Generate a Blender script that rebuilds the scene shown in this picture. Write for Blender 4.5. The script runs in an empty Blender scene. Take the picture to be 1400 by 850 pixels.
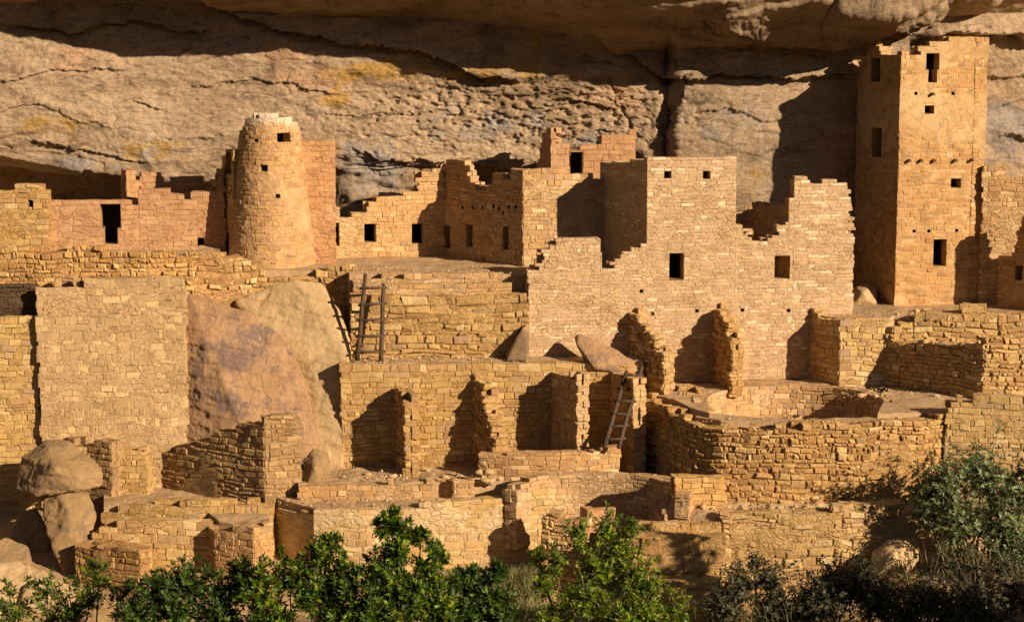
import bpy, bmesh, math, random
import numpy as np
from mathutils import Vector, noise as mnoise
R = math.radians
random.seed(7); np.random.seed(7)
C = bpy.context.scene.collection

# ------------------------------------------------------------------ camera, light, exposure
FPX = 2700.0; PITCH = R(8.0); H = 16.5           # focal length in px of the 1400x850 photo; camera height
cp, sp = math.cos(PITCH), math.sin(PITCH)
cam = bpy.data.cameras.new('camera'); cam_o = bpy.data.objects.new('camera', cam); C.objects.link(cam_o)
cam.sensor_width = 36; cam.lens = FPX/1400*36; cam.clip_end = 1000
cam_o.location = (0, 0, H); cam_o.rotation_euler = (R(90)-PITCH, 0, 0)
sc = bpy.context.scene; sc.camera = cam_o

SAZ, SEL = R(50), R(22)                          # sun: from the right, camera side, low
SUN = Vector((math.sin(SAZ)*math.cos(SEL), -math.cos(SAZ)*math.cos(SEL), math.sin(SEL)))
world = bpy.data.worlds.new('World'); sc.world = world; world.use_nodes = True
nt = world.node_tree; nt.nodes.clear()
sky = nt.nodes.new('ShaderNodeTexSky'); sky.sky_type = 'NISHITA'; sky.sun_disc = False
sky.altitude = 2100; sky.air_density = .8; sky.ozone_density = .6; sky.sun_elevation = SEL; sky.sun_rotation = math.atan2(SUN.x, SUN.y)
bg = nt.nodes.new('ShaderNodeBackground'); bg.inputs[1].default_value = 0.05
wo = nt.nodes.new('ShaderNodeOutputWorld')
nt.links.new(sky.outputs[0], bg.inputs[0]); nt.links.new(bg.outputs[0], wo.inputs[0])
sl = bpy.data.lights.new('sun', 'SUN'); sl.energy = 5.0; sl.angle = R(0.5); sl.color = (1.0, 0.93, 0.885)
so = bpy.data.objects.new('sun', sl); C.objects.link(so); so.location = (30, -20, 40)
so.rotation_euler = (-SUN).to_track_quat('-Z', 'Y').to_euler()
sc.view_settings.view_transform = 'Standard'; sc.view_settings.look = 'None'
sc.view_settings.exposure = 0.47; sc.view_settings.gamma = 1.0
sc.view_settings.use_white_balance = True; sc.view_settings.white_balance_temperature = 9300; sc.view_settings.white_balance_tint = 10
sc.render.engine = 'CYCLES'; sc.cycles.max_bounces = 8; sc.cycles.diffuse_bounces = 5
sc.cycles.caustics_reflective = False; sc.cycles.caustics_refractive = False

# ------------------------------------------------------------------ photo pixel -> place
def zat(py, Y):                                  # height of the point seen at row py standing at distance Y
    r = (425-py)/FPX
    return H + Y*(r*cp-sp)/(cp+r*sp)
def xat(px, Y, z): return (px-700)/FPX*(Y*cp-(z-H)*sp)
def at(px, py, Y):
    z = zat(py, Y); return Vector((xat(px, Y, z), Y, z))
def ray(px, py):
    r = (425-py)/FPX
    return Vector(((px-700)/FPX, cp+r*sp, r*cp-sp))
def interp(t, pts):
    return float(np.interp(t, [p[0] for p in pts], [p[1] for p in pts]))

# ------------------------------------------------------------------ numpy noise
_rng = np.random.RandomState(3); _perm = _rng.permutation(256); _perm = np.concatenate([_perm]*3)
_g = _rng.normal(size=(256, 3)); _g /= np.linalg.norm(_g, axis=1)[:, None]
def perlin(x, y, z):
    xi = np.floor(x).astype(int); yi = np.floor(y).astype(int); zi = np.floor(z).astype(int)
    xf, yf, zf = x-xi, y-yi, z-zi; xi &= 255; yi &= 255; zi &= 255
    u, v, w = [t*t*t*(t*(t*6-15)+10) for t in (xf, yf, zf)]
    def gr(dx, dy, dz):
        h = _perm[_perm[_perm[xi+dx]+yi+dy]+zi+dz]; g = _g[h]
        return g[..., 0]*(xf-dx)+g[..., 1]*(yf-dy)+g[..., 2]*(zf-dz)
    l = lambda a, b, t: a+t*(b-a)
    return l(l(l(gr(0,0,0), gr(1,0,0), u), l(gr(0,1,0), gr(1,1,0), u), v),
             l(l(gr(0,0,1), gr(1,0,1), u), l(gr(0,1,1), gr(1,1,1), u), v), w)
def fbm(x, y, z, oct=5, gain=.5):
    s = 0; a = 1; f = 1
    for i in range(oct):
        s = s+a*perlin(x*f+i*17.3, y*f+i*9.1, z*f+i*5.7); a *= gain; f *= 2.03
    return s
def ridge(x, y, z, oct=4):
    s = 0; a = 1; f = 1
    for i in range(oct):
        s = s+a*(1-2*np.abs(perlin(x*f+i*31.3, y*f+i*7.1, z*f+i*3.7))*1.8); a *= .5; f *= 2.1
    return s

# ------------------------------------------------------------------ materials
def newmat(name):
    m = bpy.data.materials.new(name); m.use_nodes = True; n = m.node_tree; n.nodes.clear()
    o = n.nodes.new('ShaderNodeOutputMaterial'); b = n.nodes.new('ShaderNodeBsdfPrincipled')
    b.inputs['Roughness'].default_value = .92; b.inputs['Specular IOR Level'].default_value = .12
    n.links.new(b.outputs[0], o.inputs[0]); return m, n, b
def ramp(n, stops, inter='LINEAR'):
    r = n.nodes.new('ShaderNodeValToRGB'); r.color_ramp.interpolation = inter; e = r.color_ramp.elements
    while len(e) < len(stops): e.new(.5)
    for k, (p, c) in enumerate(stops):
        e[k].position = p; e[k].color = (c, c, c, 1) if isinstance(c, (int, float)) else (*c, 1)
    return r
def noise(n, scale, detail=5, rough=.55, dist=0, co=None, stretch=None):
    t = n.nodes.new('ShaderNodeTexNoise'); t.inputs['Scale'].default_value = scale
    t.inputs['Detail'].default_value = detail; t.inputs['Roughness'].default_value = rough
    t.inputs['Distortion'].default_value = dist
    if co is None: co = n.nodes.new('ShaderNodeNewGeometry').outputs['Position']
    if stretch:
        mp = n.nodes.new('ShaderNodeMapping'); mp.inputs['Scale'].default_value = stretch
        if len(stretch) == 3: pass
        n.links.new(co, mp.inputs[0]); co = mp.outputs[0]
    n.links.new(co, t.inputs['Vector']); return t
def mix(n, a, b, f, mode='MIX'):
    m = n.nodes.new('ShaderNodeMix'); m.data_type = 'RGBA'; m.blend_type = mode
    for s, v in ((m.inputs[6], a), (m.inputs[7], b), (m.inputs[0], f)):
        if hasattr(v, 'is_linked') or hasattr(v, 'links'): n.links.new(v, s)
        elif isinstance(v, (int, float)): s.default_value = v
        else: s.default_value = (*v, 1)
    return m.outputs[2]
def bump(n, b, h, dist, strength=1.0, prev=None):
    u = n.nodes.new('ShaderNodeBump'); u.inputs['Distance'].default_value = dist; u.inputs['Strength'].default_value = strength
    n.links.new(h, u.inputs['Height'])
    if prev is not None: n.links.new(prev, u.inputs['Normal'])
    n.links.new(u.outputs[0], b.inputs['Normal']); return u.outputs[0]

def wall_tone(n, c):
    """each wall was laid from its own batch of stone and mud"""
    oi = n.nodes.new('ShaderNodeObjectInfo'); r = ramp(n, [(0, (1.06,.98,.90)), (.25, (.90,.88,.86)), (.5, (1.05,1.05,1.04)), (.75, (.97,1.0,1.08)), (1, (1.08,1.0,.93))]); n.links.new(oi.outputs['Random'], r.inputs[0])
    return mix(n, c, r.outputs[0], 1.0, 'MULTIPLY')
def stone_mat(name, cols, patch=(.55, .34, .19), pamt=.5, grit=.012, crack=0, white=None, tint=None):
    """stones: one colour per stone plus broad weather stains"""
    m, n, b = newmat(name)
    g = n.nodes.new('ShaderNodeNewGeometry'); k = len(cols)
    r = ramp(n, [(i/max(k, 1), c) for i, c in enumerate(cols)] if k > 1 else [(0, cols[0]), (1, cols[0])], 'CONSTANT'); n.links.new(g.outputs['Random Per Island'], r.inputs[0])
    big = noise(n, .55, 4, .6, .5); br = ramp(n, [(.42, 0), (.62, 1)]); n.links.new(big.outputs[0], br.inputs[0])
    pm = n.nodes.new('ShaderNodeMath'); pm.operation = 'MULTIPLY'; pm.inputs[1].default_value = pamt
    n.links.new(br.outputs[0], pm.inputs[0])
    c = mix(n, r.outputs[0], patch, pm.outputs[0])
    st = noise(n, 3.2, 6, .65, .3); sr = ramp(n, [(.3, .66), (.55, 1.0), (.75, 1.14)]); n.links.new(st.outputs[0], sr.inputs[0])
    c = mix(n, c, sr.outputs[0], .85, 'MULTIPLY')
    fn = noise(n, 28, 4, .7); fr = ramp(n, [(.3, .74), (.5, 1), (.75, 1.12)]); n.links.new(fn.outputs[0], fr.inputs[0])
    c = mix(n, c, fr.outputs[0], .8, 'MULTIPLY')
    h = fn.outputs[0]
    if white:                                    # lime / salt wash near the tower's head
        sx = n.nodes.new('ShaderNodeSeparateXYZ'); n.links.new(g.outputs['Position'], sx.inputs[0])
        mr = n.nodes.new('ShaderNodeMapRange'); mr.inputs[1].default_value = white-.75; mr.inputs[2].default_value = white+.1
        n.links.new(sx.outputs[2], mr.inputs[0])
        wn = noise(n, 3.5, 6, .7, 0, None, (1.6, 1.6, .45)); ad = n.nodes.new('ShaderNodeMath'); ad.operation = 'MULTIPLY_ADD'
        n.links.new(wn.outputs[0], ad.inputs[0]); ad.inputs[1].default_value = 1.6; n.links.new(mr.outputs[0], ad.inputs[2])
        wr = ramp(n, [(.42, 0), (.50, .8)]); dv = n.nodes.new('ShaderNodeMath'); dv.operation = 'MULTIPLY'; dv.inputs[1].default_value = .32
        n.links.new(ad.outputs[0], dv.inputs[0]); n.links.new(dv.outputs[0], wr.inputs[0])
        c = mix(n, c, (.66, .56, .46), wr.outputs[0])
    if crack:
        v = n.nodes.new('ShaderNodeTexVoronoi'); v.feature = 'DISTANCE_TO_EDGE'; v.inputs['Scale'].default_value = 3.4
        wv = noise(n, 4, 3); cw = mix(n, g.outputs['Position'], wv.outputs['Color'], .12)
        n.links.new(cw, v.inputs['Vector'])
        cr = ramp(n, [(0, .45), (.03, 1)]); n.links.new(v.outputs[0], cr.inputs[0])
        c = mix(n, c, cr.outputs[0], crack, 'MULTIPLY')
    n.links.new(wall_tone(n, c), b.inputs['Base Color'])
    b1 = bump(n, b, h, grit, .9)
    md = noise(n, 9, 3, .6); bump(n, b, md.outputs[0], grit*2.2, .8, b1)
    return m
def plain_mat(name, c1, c2, scale=3, grit=.01, fine=30, rough=.92, stops=(.35, .65)):
    m, n, b = newmat(name)
    a = noise(n, scale, 6, .65, .4); r = ramp(n, [(stops[0], c1), (stops[1], c2)]); n.links.new(a.outputs[0], r.inputs[0])
    f = noise(n, fine, 4, .7); fr = ramp(n, [(.3, .72), (.5, 1), (.75, 1.15)]); n.links.new(f.outputs[0], fr.inputs[0])
    n.links.new(mix(n, r.outputs[0], fr.outputs[0], .8, 'MULTIPLY'), b.inputs['Base Color'])
    b.inputs['Roughness'].default_value = rough
    b1 = bump(n, b, f.outputs[0], grit, .9); m2 = noise(n, fine/5, 3); bump(n, b, m2.outputs[0], grit*3, .7, b1)
    return m

TAN = [(.50,.30,.14), (.46,.27,.12), (.55,.345,.17), (.49,.285,.13), (.38,.215,.10), (.53,.32,.145), (.64,.45,.25), (.47,.275,.13), (.50,.28,.14), (.53,.33,.16), (.40,.26,.16), (.51,.31,.15)]
GOLD = [(.52,.335,.15), (.56,.37,.17), (.46,.285,.125), (.66,.48,.255), (.38,.23,.11), (.53,.34,.15), (.49,.31,.13), (.57,.37,.165), (.49,.295,.15), (.60,.42,.20), (.43,.28,.17), (.52,.36,.19)]
PINK = [(.49,.28,.15), (.52,.30,.16), (.46,.255,.14), (.50,.29,.155), (.54,.33,.18), (.44,.24,.13)]
BROWN = [(.40,.235,.11), (.33,.19,.085), (.45,.27,.125), (.42,.245,.12), (.36,.205,.10), (.50,.31,.15)]
M = {}
M['tan'] = stone_mat('tan_sandstone_blocks', TAN, (.50,.29,.14), .45)
M['gold'] = stone_mat('golden_sandstone_blocks', GOLD, (.53,.33,.12), .5)
M['brick'] = stone_mat('dressed_sandstone_blocks', [(.52,.345,.20), (.47,.30,.17), (.57,.39,.225), (.50,.325,.185), (.42,.265,.15), (.54,.36,.205), (.70,.54,.34), (.50,.32,.19), (.47,.32,.20)], (.55,.36,.215), .5, .010)
M['block'] = stone_mat('squared_brown_blocks', [(.46,.30,.155), (.42,.27,.14), (.49,.32,.165), (.44,.28,.145), (.50,.34,.18), (.40,.25,.125), (.62,.44,.22), (.47,.30,.15)], (.50,.33,.16), .4, .010)
M['dark'] = stone_mat('dark_brown_stones', [(.10,.065,.04), (.07,.045,.03), (.13,.085,.05), (.09,.055,.035)], (.12,.08,.05), .4, .02)  # very dark brown stones for the rough patch at the left edge
M['pink'] = stone_mat('pink_plastered_blocks', PINK, (.50,.28,.15), .8, .009)
M['rubble'] = stone_mat('rough_rubble_stone', GOLD+TAN[:5], (.46,.29,.12), .3, .02)
M['brown'] = stone_mat('brown_weathered_stone', BROWN, (.40,.25,.11), .35, .022)
M['towerround'] = stone_mat('round_tower_stone', TAN[:6]+PINK[:3], (.50,.30,.15), .6, .012, 0, zat(160, 60))
def mud_mat(name, c1, c2, vs=4.6, va=.55):
    m, n, b = newmat(name); g = n.nodes.new('ShaderNodeNewGeometry').outputs['Position']
    a = noise(n, 1.7, 6, .65, .5, g); r = ramp(n, [(.32, tuple(v*.8 for v in c2)), (.45, c2), (.6, c1)]); n.links.new(a.outputs[0], r.inputs[0])
    wv = noise(n, 3, 3, .5, 0, g); v = n.nodes.new('ShaderNodeTexVoronoi'); v.feature = 'DISTANCE_TO_EDGE'; v.inputs['Scale'].default_value = vs
    mp = n.nodes.new('ShaderNodeMapping'); mp.inputs['Scale'].default_value = (1, 1, 1.9); n.links.new(mix(n, g, wv.outputs['Color'], .16), mp.inputs[0]); n.links.new(mp.outputs[0], v.inputs['Vector'])
    vr = ramp(n, [(0, .55), (.05, .95), (.12, 1)]); n.links.new(v.outputs[0], vr.inputs[0])
    sel = noise(n, 1.2, 3, .6, 0, g); sr = ramp(n, [(.45, 0), (.62, va)]); n.links.new(sel.outputs[0], sr.inputs[0])
    c = mix(n, r.outputs[0], vr.outputs[0], sr.outputs[0], 'MULTIPLY')
    f = noise(n, 24, 5, .75, 0, g); fr = ramp(n, [(.3, .68), (.5, 1), (.72, 1.14)]); n.links.new(f.outputs[0], fr.inputs[0])
    n.links.new(wall_tone(n, mix(n, c, fr.outputs[0], .85, 'MULTIPLY')), b.inputs['Base Color'])
    l = noise(n, 5.5, 5, .65, .5, g, (1, 1, 1.5)); b1 = bump(n, b, l.outputs[0], .09, .9); b2 = bump(n, b, f.outputs[0], .014, .9, b1)
    vb = ramp(n, [(0, 0), (.10, 1)]); n.links.new(v.outputs[0], vb.inputs[0]); bump(n, b, vb.outputs[0], .02, .8, b2)
    return m
M['mortar'] = mud_mat('mud_mortar', (.60,.40,.215), (.51,.32,.165))
M['mortar_gold'] = mud_mat('golden_mud_mortar', (.56,.36,.16), (.48,.295,.125))
M['mortar_pale'] = mud_mat('pale_mud_plaster', (.63,.46,.28), (.52,.36,.20), 3.3, .35)
M['mortar_rough'] = mud_mat('rough_mud_mortar', (.52,.325,.15), (.42,.25,.11))
M['mortar_black'] = mud_mat('dark_brown_mortar', (.12,.08,.05), (.07,.045,.028))  # very dark brown mortar of the same patch
M['mortar_pink'] = mud_mat('pink_mud_plaster', (.55,.33,.19), (.46,.255,.14), 2.6, .3)
M['mortar_plaster'] = stone_mat('cracked_mud_plaster', [(.52,.34,.18)], (.60,.42,.245), .8, .010, .75)
M['mortar_round'] = stone_mat('round_tower_mortar', [(.56,.36,.20)], (.51,.305,.165), .7, .03, 0, zat(160, 60))
M['mortar_dark'] = mud_mat('eroded_mortar', (.42,.26,.125), (.32,.195,.09))
M['jamb'] = plain_mat('opening_jamb', (.42,.26,.12), (.34,.20,.09), 4, .008)
M['gloom'] = plain_mat('painted_room_gloom', (.030,.018,.010), (.055,.032,.016), 3, .01)  # near-black colour paints in the unlit rooms' gloom over smoke-stained walls
M['dirt'] = plain_mat('trodden_dirt', (.40,.26,.15), (.50,.34,.20), 1.2, .02, 22)
M['wood'] = plain_mat('weathered_pole_wood', (.06,.038,.028), (.11,.072,.05), 9, .006, 60, .8)
M['beam'] = plain_mat('beam_end_wood', (.09,.05,.028), (.15,.09,.05), 9, .006, 60)

# ------------------------------------------------------------------ objects
def link(name, me, parent=None, mats=(), loc=None):
    o = bpy.data.objects.new(name, me); C.objects.link(o)
    for m in mats: me.materials.append(m)
    if parent is not None: o.parent = parent
    return o
def tag(o, label=None, cat=None, group=None, kind=None):
    if label: o['label'] = label
    if cat: o['category'] = cat
    if group: o['group'] = group
    if kind: o['kind'] = kind
    return o
def thing(name, label, cat, base, group=None):
    o = bpy.data.objects.new(name, None); C.objects.link(o); o.location = base; o.empty_display_size = .2
    return tag(o, label, cat, group)

class MB:
    def __init__(s): s.v = []; s.f = []; s.m = []
    def quadbox(s, pts, mi=0):
        b = len(s.v); s.v += pts
        for f in ((0,3,2,1), (4,5,6,7), (0,1,5,4), (1,2,6,5), (2,3,7,6), (3,0,4,7)):
            s.f.append(tuple(b+i for i in f)); s.m.append(mi)
    def tube(s, pts, rads, n=8, mi=0, cap=True):
        base = len(s.v); pts = [Vector(p) for p in pts]
        for i, p in enumerate(pts):
            d = (pts[min(i+1, len(pts)-1)]-pts[max(i-1, 0)]).normalized()
            a = d.cross(Vector((0, 0, 1)));
            if a.length < .05: a = d.cross(Vector((1, 0, 0)))
            a.normalize(); c = d.cross(a)
            for k in range(n):
                t = 2*math.pi*k/n; q = p+(a*math.cos(t)+c*math.sin(t))*rads[i]; s.v.append(tuple(q))
        for i in range(len(pts)-1):
            for k in range(n):
                k2 = (k+1) % n
                s.f.append((base+i*n+k, base+i*n+k2, base+(i+1)*n+k2, base+(i+1)*n+k)); s.m.append(mi)
        if cap:
            s.f.append(tuple(base+k for k in range(n))[::-1]); s.m.append(mi)
            e = base+(len(pts)-1)*n; s.f.append(tuple(e+k for k in range(n))); s.m.append(mi)
    def build(s, name, mats, parent=None, smooth=False, origin=None):
        if origin is None: origin = parent.location if parent is not None else Vector((0, 0, 0))
        me = bpy.data.meshes.new(name); ox, oy, oz = origin
        me.from_pydata([(x-ox, y-oy, z-oz) for x, y, z in s.v], [], s.f)
        me.polygons.foreach_set('material_index', s.m)
        if smooth: me.polygons.foreach_set('use_smooth', [True]*len(s.f))
        o = link(name, me, parent, mats)
        if parent is None: o.location = origin
        return o

class Path:
    def __init__(s, pts, smooth=False, closed=False):
        s.p = [Vector((p[0], p[1])) for p in pts]; s.smooth = smooth; s.closed = closed
        if closed: s.p.append(s.p[0].copy())
        s.s = [0]
        for a, b in zip(s.p, s.p[1:]): s.s.append(s.s[-1]+(b-a).length)
        s.L = s.s[-1]; n = len(s.p)-1
        s.sn = []
        for a, b in zip(s.p, s.p[1:]):
            t = (b-a).normalized(); s.sn.append(Vector((t.y, -t.x)))
        s.vn = []
        for i in range(n+1):
            a = s.sn[i-1] if i > 0 else (s.sn[-1] if closed else s.sn[0]); b = s.sn[i] if i < n else (s.sn[0] if closed else s.sn[-1])
            m = (a+b).normalized(); s.vn.append(m/max(.5, m.dot(b)))
    def seg(s, x):
        x = min(max(x, 0), s.L)
        for i in range(len(s.p)-1):
            if x <= s.s[i+1]+1e-9: return i, x
        return len(s.p)-2, x
    def at(s, x, off, side=0):
        xo = x; i, x = s.seg(x); l = s.s[i+1]-s.s[i]; t = (x-s.s[i])/l
        q = s.p[i].lerp(s.p[i+1], t)
        if xo < 0 or xo > s.L:
            d = (s.p[i+1]-s.p[i]).normalized(); q = q+d*(xo-x)
        if s.smooth: n = s.vn[i].lerp(s.vn[i+1], t)
        elif t < 1e-4: n = s.vn[i]
        elif t > 1-1e-4: n = s.vn[i+1]
        else: n = s.sn[i]
        return q+n*off
    def pix(s, px, py, seg=None):
        d = ray(px, py); best = None
        for i in (range(len(s.p)-1) if seg is None else [seg]):
            a, b = s.p[i], s.p[i+1]; e = b-a
            den = d.x*e.y-d.y*e.x
            if abs(den) < 1e-9: continue
            u = (d.y*a.x-d.x*a.y)/den
            q = a+e*u; t = q.y/d.y if abs(d.y) > 1e-9 else 0
            over = max(0, -u, u-1)*e.length
            if best is None or over < best[0]-1e-6: best = (over, s.s[i]+u*e.length, H+t*d.z)
        return best[1], best[2]

def masonry(mb, path, zb, top, T=.4, sw=.28, sh=.13, gap=.010, rel=.02, core=.018, jit=.008, ops=(), batter=0, leafs=2, seed=0, endjag=.05, bev=.014, smear=0, smz=None, warp=.03):
    rnd = random.Random(seed); vstart = len(mb.v); off = seed*3.7
    zmax = max(t[1] for t in top); xs = [t[0] for t in top]; zs = [t[1] for t in top]
    topz = lambda x: float(np.interp(x, xs, zs))
    leaf = [(0, -T)] if leafs == 1 else [(0, -T*.52), (-T*.52, -T)]
    z = zb; ci = 0
    while z < zmax:
        h = sh*rnd.uniform(*((.62, 1.45) if jit > .012 else (.8, 1.2)))
        zm = z+h/2; sh_ = batter*(zm-zb); ci += 1
        for li, (o0, o1) in enumerate(leaf):
            brk = {0.0, path.L}
            if not path.smooth: brk |= set(path.s)
            for (a0, b0), (a1, b1) in zip(top, top[1:]):
                if abs(b1-b0) > .35 and a1-a0 < .08 and 0 < a0 < path.L: brk.add((a0+a1)/2)
            act = [o for o in ops if o[2] < z+h-.01 and o[3] > z+.01]
            for o in act: brk |= {min(max(o[0], 0), path.L), min(max(o[1], 0), path.L)}
            bs = sorted(brk); wsc = 1+.5*mnoise.noise(Vector((off, z*.9, 0)))
            for a, b in zip(bs, bs[1:]):
                if b-a < .01: continue
                sw_ = sw*wsc; cuts = [a]; x = a+sw_*rnd.uniform(.3, 1.1)
                while x < b-sw*.35:
                    cuts.append(x); x += sw_*rnd.choice((rnd.uniform(.45, .9), rnd.uniform(.7, 1.3), rnd.uniform(1.1, 1.9)))
                cuts.append(b)
                for c0, c1 in zip(cuts, cuts[1:]):
                    if c1-c0 < .01: continue
                    cm = (c0+c1)/2; tz = topz(cm)
                    if tz < z+h*rnd.uniform(.25, .7): continue
                    parts = [(z, z+h)]
                    for o in act:
                        if o[0] < cm < o[1]:
                            q = []
                            for (p0, p1) in parts:
                                if o[2]-p0 > .025: q.append((p0, min(p1, o[2])))
                                if p1-o[3] > .025: q.append((max(p0, o[3]), p1))
                            parts = [t for t in q if t[1]-t[0] > .02]
                    for p0, p1 in parts:
                        q0, q1 = c0, c1
                        if not path.closed:
                            if c0 == 0: q0 = rnd.uniform(-endjag, endjag)*.8
                            if c1 == path.L: q1 = path.L+rnd.uniform(-endjag, endjag)*.8
                            if q1-q0 < .03: continue
                        # mortar core cell
                        f0 = (o0-core if li == 0 else o0)-sh_; f1 = (o1+core if li == len(leaf)-1 else o1)-sh_
                        zt = p1-(.012 if tz < p1+h*.8 else 0)
                        def sm(uu, ww, edge=0):
                            if smear <= 0 or li: return 0
                            v = mnoise.noise(Vector((uu*.55+off, ww*.75, 3.1)))+.55*mnoise.noise(Vector((uu*2.1+off, ww*2.6, 8.1)))+.25*mnoise.noise(Vector((uu*6+off, ww*7, 1.1)))
                            th = .62-smear-(smz(ww) if smz else 0)
                            return max(0, min(1, (v-th)/.12+.5))*(core+rel+.008)
                        cq = []
                        for zz in (p0, zt):
                            for uu, ff in ((q0, f0), (q1, f0), (q1, f1), (q0, f1)):
                                e = sm(uu, p1 if zz == zt else p0) if ff == f0 else 0
                                p = path.at(uu, ff+e); cq.append((p.x, p.y, zz))
                        mb.quadbox(cq, 1)
                        # stone
                        g = gap*rnd.uniform(.5, 1.4); r = rel*rnd.uniform(-.35, 1)
                        if rnd.random() < .06: r += rel*.9
                        u0, u1 = q0+g, q1-g; w0, w1 = p0+g*.8, p1-g*.6
                        if jit > .009 and rnd.random() < .22 and w1-w0 > .09:      # thin chinking course above or below
                            cu = rnd.uniform(.25, .4)*(w1-w0)
                            if rnd.random() < .5: w0 += cu
                            else: w1 -= cu
                        if u1-u0 < .02 or w1-w0 < .015: continue
                        be = min(bev, (u1-u0)*.3, (w1-w0)*.3)
                        J = lambda: rnd.uniform(-jit, jit)
                        if li == 0: F, B = o0+r, o1+.01
                        else: F, B = o0, o1-r
                        if leafs == 1: B = o1-r
                        outer = F if li == 0 else B
                        sg = 1 if li == 0 else -1
                        ring = []
                        cor = [(u0, w0), (u1, w0), (u1, w1), (u0, w1)]
                        jc = [(J(), J()) for _ in range(4)]; rj = rel*.45
                        base = len(mb.v)
                        for off, ins, jo in ((B if li == 0 else F, 0, 0), (outer-sg*be, 0, 0), (outer, be, 1)):
                            for k, (uu, ww) in enumerate(cor):
                                uu += jc[k][0]+(ins if k in (0, 3) else -ins); ww += jc[k][1]*.6+(ins if k < 2 else -ins)
                                p = path.at(uu, off-sh_+(rnd.uniform(-rj, rj) if jo else 0)); mb.v.append((p.x, p.y, ww))
                        fl = [(0,1,5,4), (1,2,6,5), (2,3,7,6), (3,0,4,7), (4,5,9,8), (5,6,10,9), (6,7,11,10), (7,4,8,11), (8,9,10,11), (3,2,1,0)]
                        for f in fl:
                            mb.f.append(tuple(base+i for i in (f if sg > 0 else f[::-1]))); mb.m.append(0)
        z += h
    # settle: courses sag and heave a little, faces bulge
    A = np.array(mb.v[vstart:]); x, y, zz = A[:, 0], A[:, 1], A[:, 2]; mask = np.ones(len(A))
    for o in ops:
        c = path.at((o[0]+o[1])/2, 0); r = max(o[1]-o[0], o[3]-o[2])/2+.12
        dd = np.sqrt((x-c.x)**2+(y-c.y)**2+(zz-(o[2]+o[3])/2)**2); mask = np.minimum(mask, np.clip((dd-r)/.25, 0, 1))
    w = fbm(x*.9+off, y*.9, zz*.5, 3); w2 = fbm(x*.5+off, y*.5+7, zz*.6, 2)
    A[:, 2] += warp*w*mask*2; A[:, 1] += warp*w2*mask*1.3
    mb.v[vstart:] = [tuple(p) for p in A]

STY = {  # sw, sh, gap, rel, core, jit, stone, mortar
 'tan':    (.27,.135,.012,.016,.011,.016,'tan','mortar',.24,.04),
 'gold':   (.30,.15,.012,.019,.012,.019,'gold','mortar_gold',.28,.05),
 'pale':   (.28,.15,.012,.014,.010,.016,'gold','mortar_pale',.50,.05),
 'brick':  (.25,.105,.010,.007,.003,.008,'brick','mortar',.16,.02),
 'block':  (.24,.185,.013,.008,.003,.014,'block','mortar',.14,.07),
 'pink':   (.34,.17,.009,.010,.006,.010,'pink','mortar_pink',.30,.03),
 'rubble': (.24,.14,.012,.045,.030,.028,'rubble','mortar_rough',.20,.07),
 'rough':  (.36,.19,.014,.045,.022,.038,'rubble','mortar_gold',.26,.08),
 'brown':  (.28,.15,.010,.026,.014,.022,'brown','mortar_dark',.34,.05),
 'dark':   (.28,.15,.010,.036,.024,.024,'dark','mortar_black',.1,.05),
 'plaster':(.27,.13,.010,.010,.006,.012,'tan','mortar_plaster',.16,.02),
 'round':  (.25,.13,.009,.013,.007,.012,'towerround','mortar_round',.32,.03),
}
_seed = [0]
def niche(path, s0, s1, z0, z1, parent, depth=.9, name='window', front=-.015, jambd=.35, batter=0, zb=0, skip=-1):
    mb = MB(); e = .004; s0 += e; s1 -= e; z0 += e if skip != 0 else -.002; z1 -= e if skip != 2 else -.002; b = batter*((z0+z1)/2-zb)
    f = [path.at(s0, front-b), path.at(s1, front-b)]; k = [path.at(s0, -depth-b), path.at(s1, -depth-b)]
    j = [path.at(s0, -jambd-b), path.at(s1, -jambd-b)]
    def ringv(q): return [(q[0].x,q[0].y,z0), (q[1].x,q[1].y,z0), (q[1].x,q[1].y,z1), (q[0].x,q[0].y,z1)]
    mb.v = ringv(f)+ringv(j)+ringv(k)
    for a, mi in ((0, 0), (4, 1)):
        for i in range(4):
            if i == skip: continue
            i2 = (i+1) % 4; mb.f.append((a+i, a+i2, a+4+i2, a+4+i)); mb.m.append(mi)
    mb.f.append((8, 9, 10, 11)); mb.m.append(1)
    return mb.build(name, [M['jamb'], M['gloom']], parent)

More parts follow.
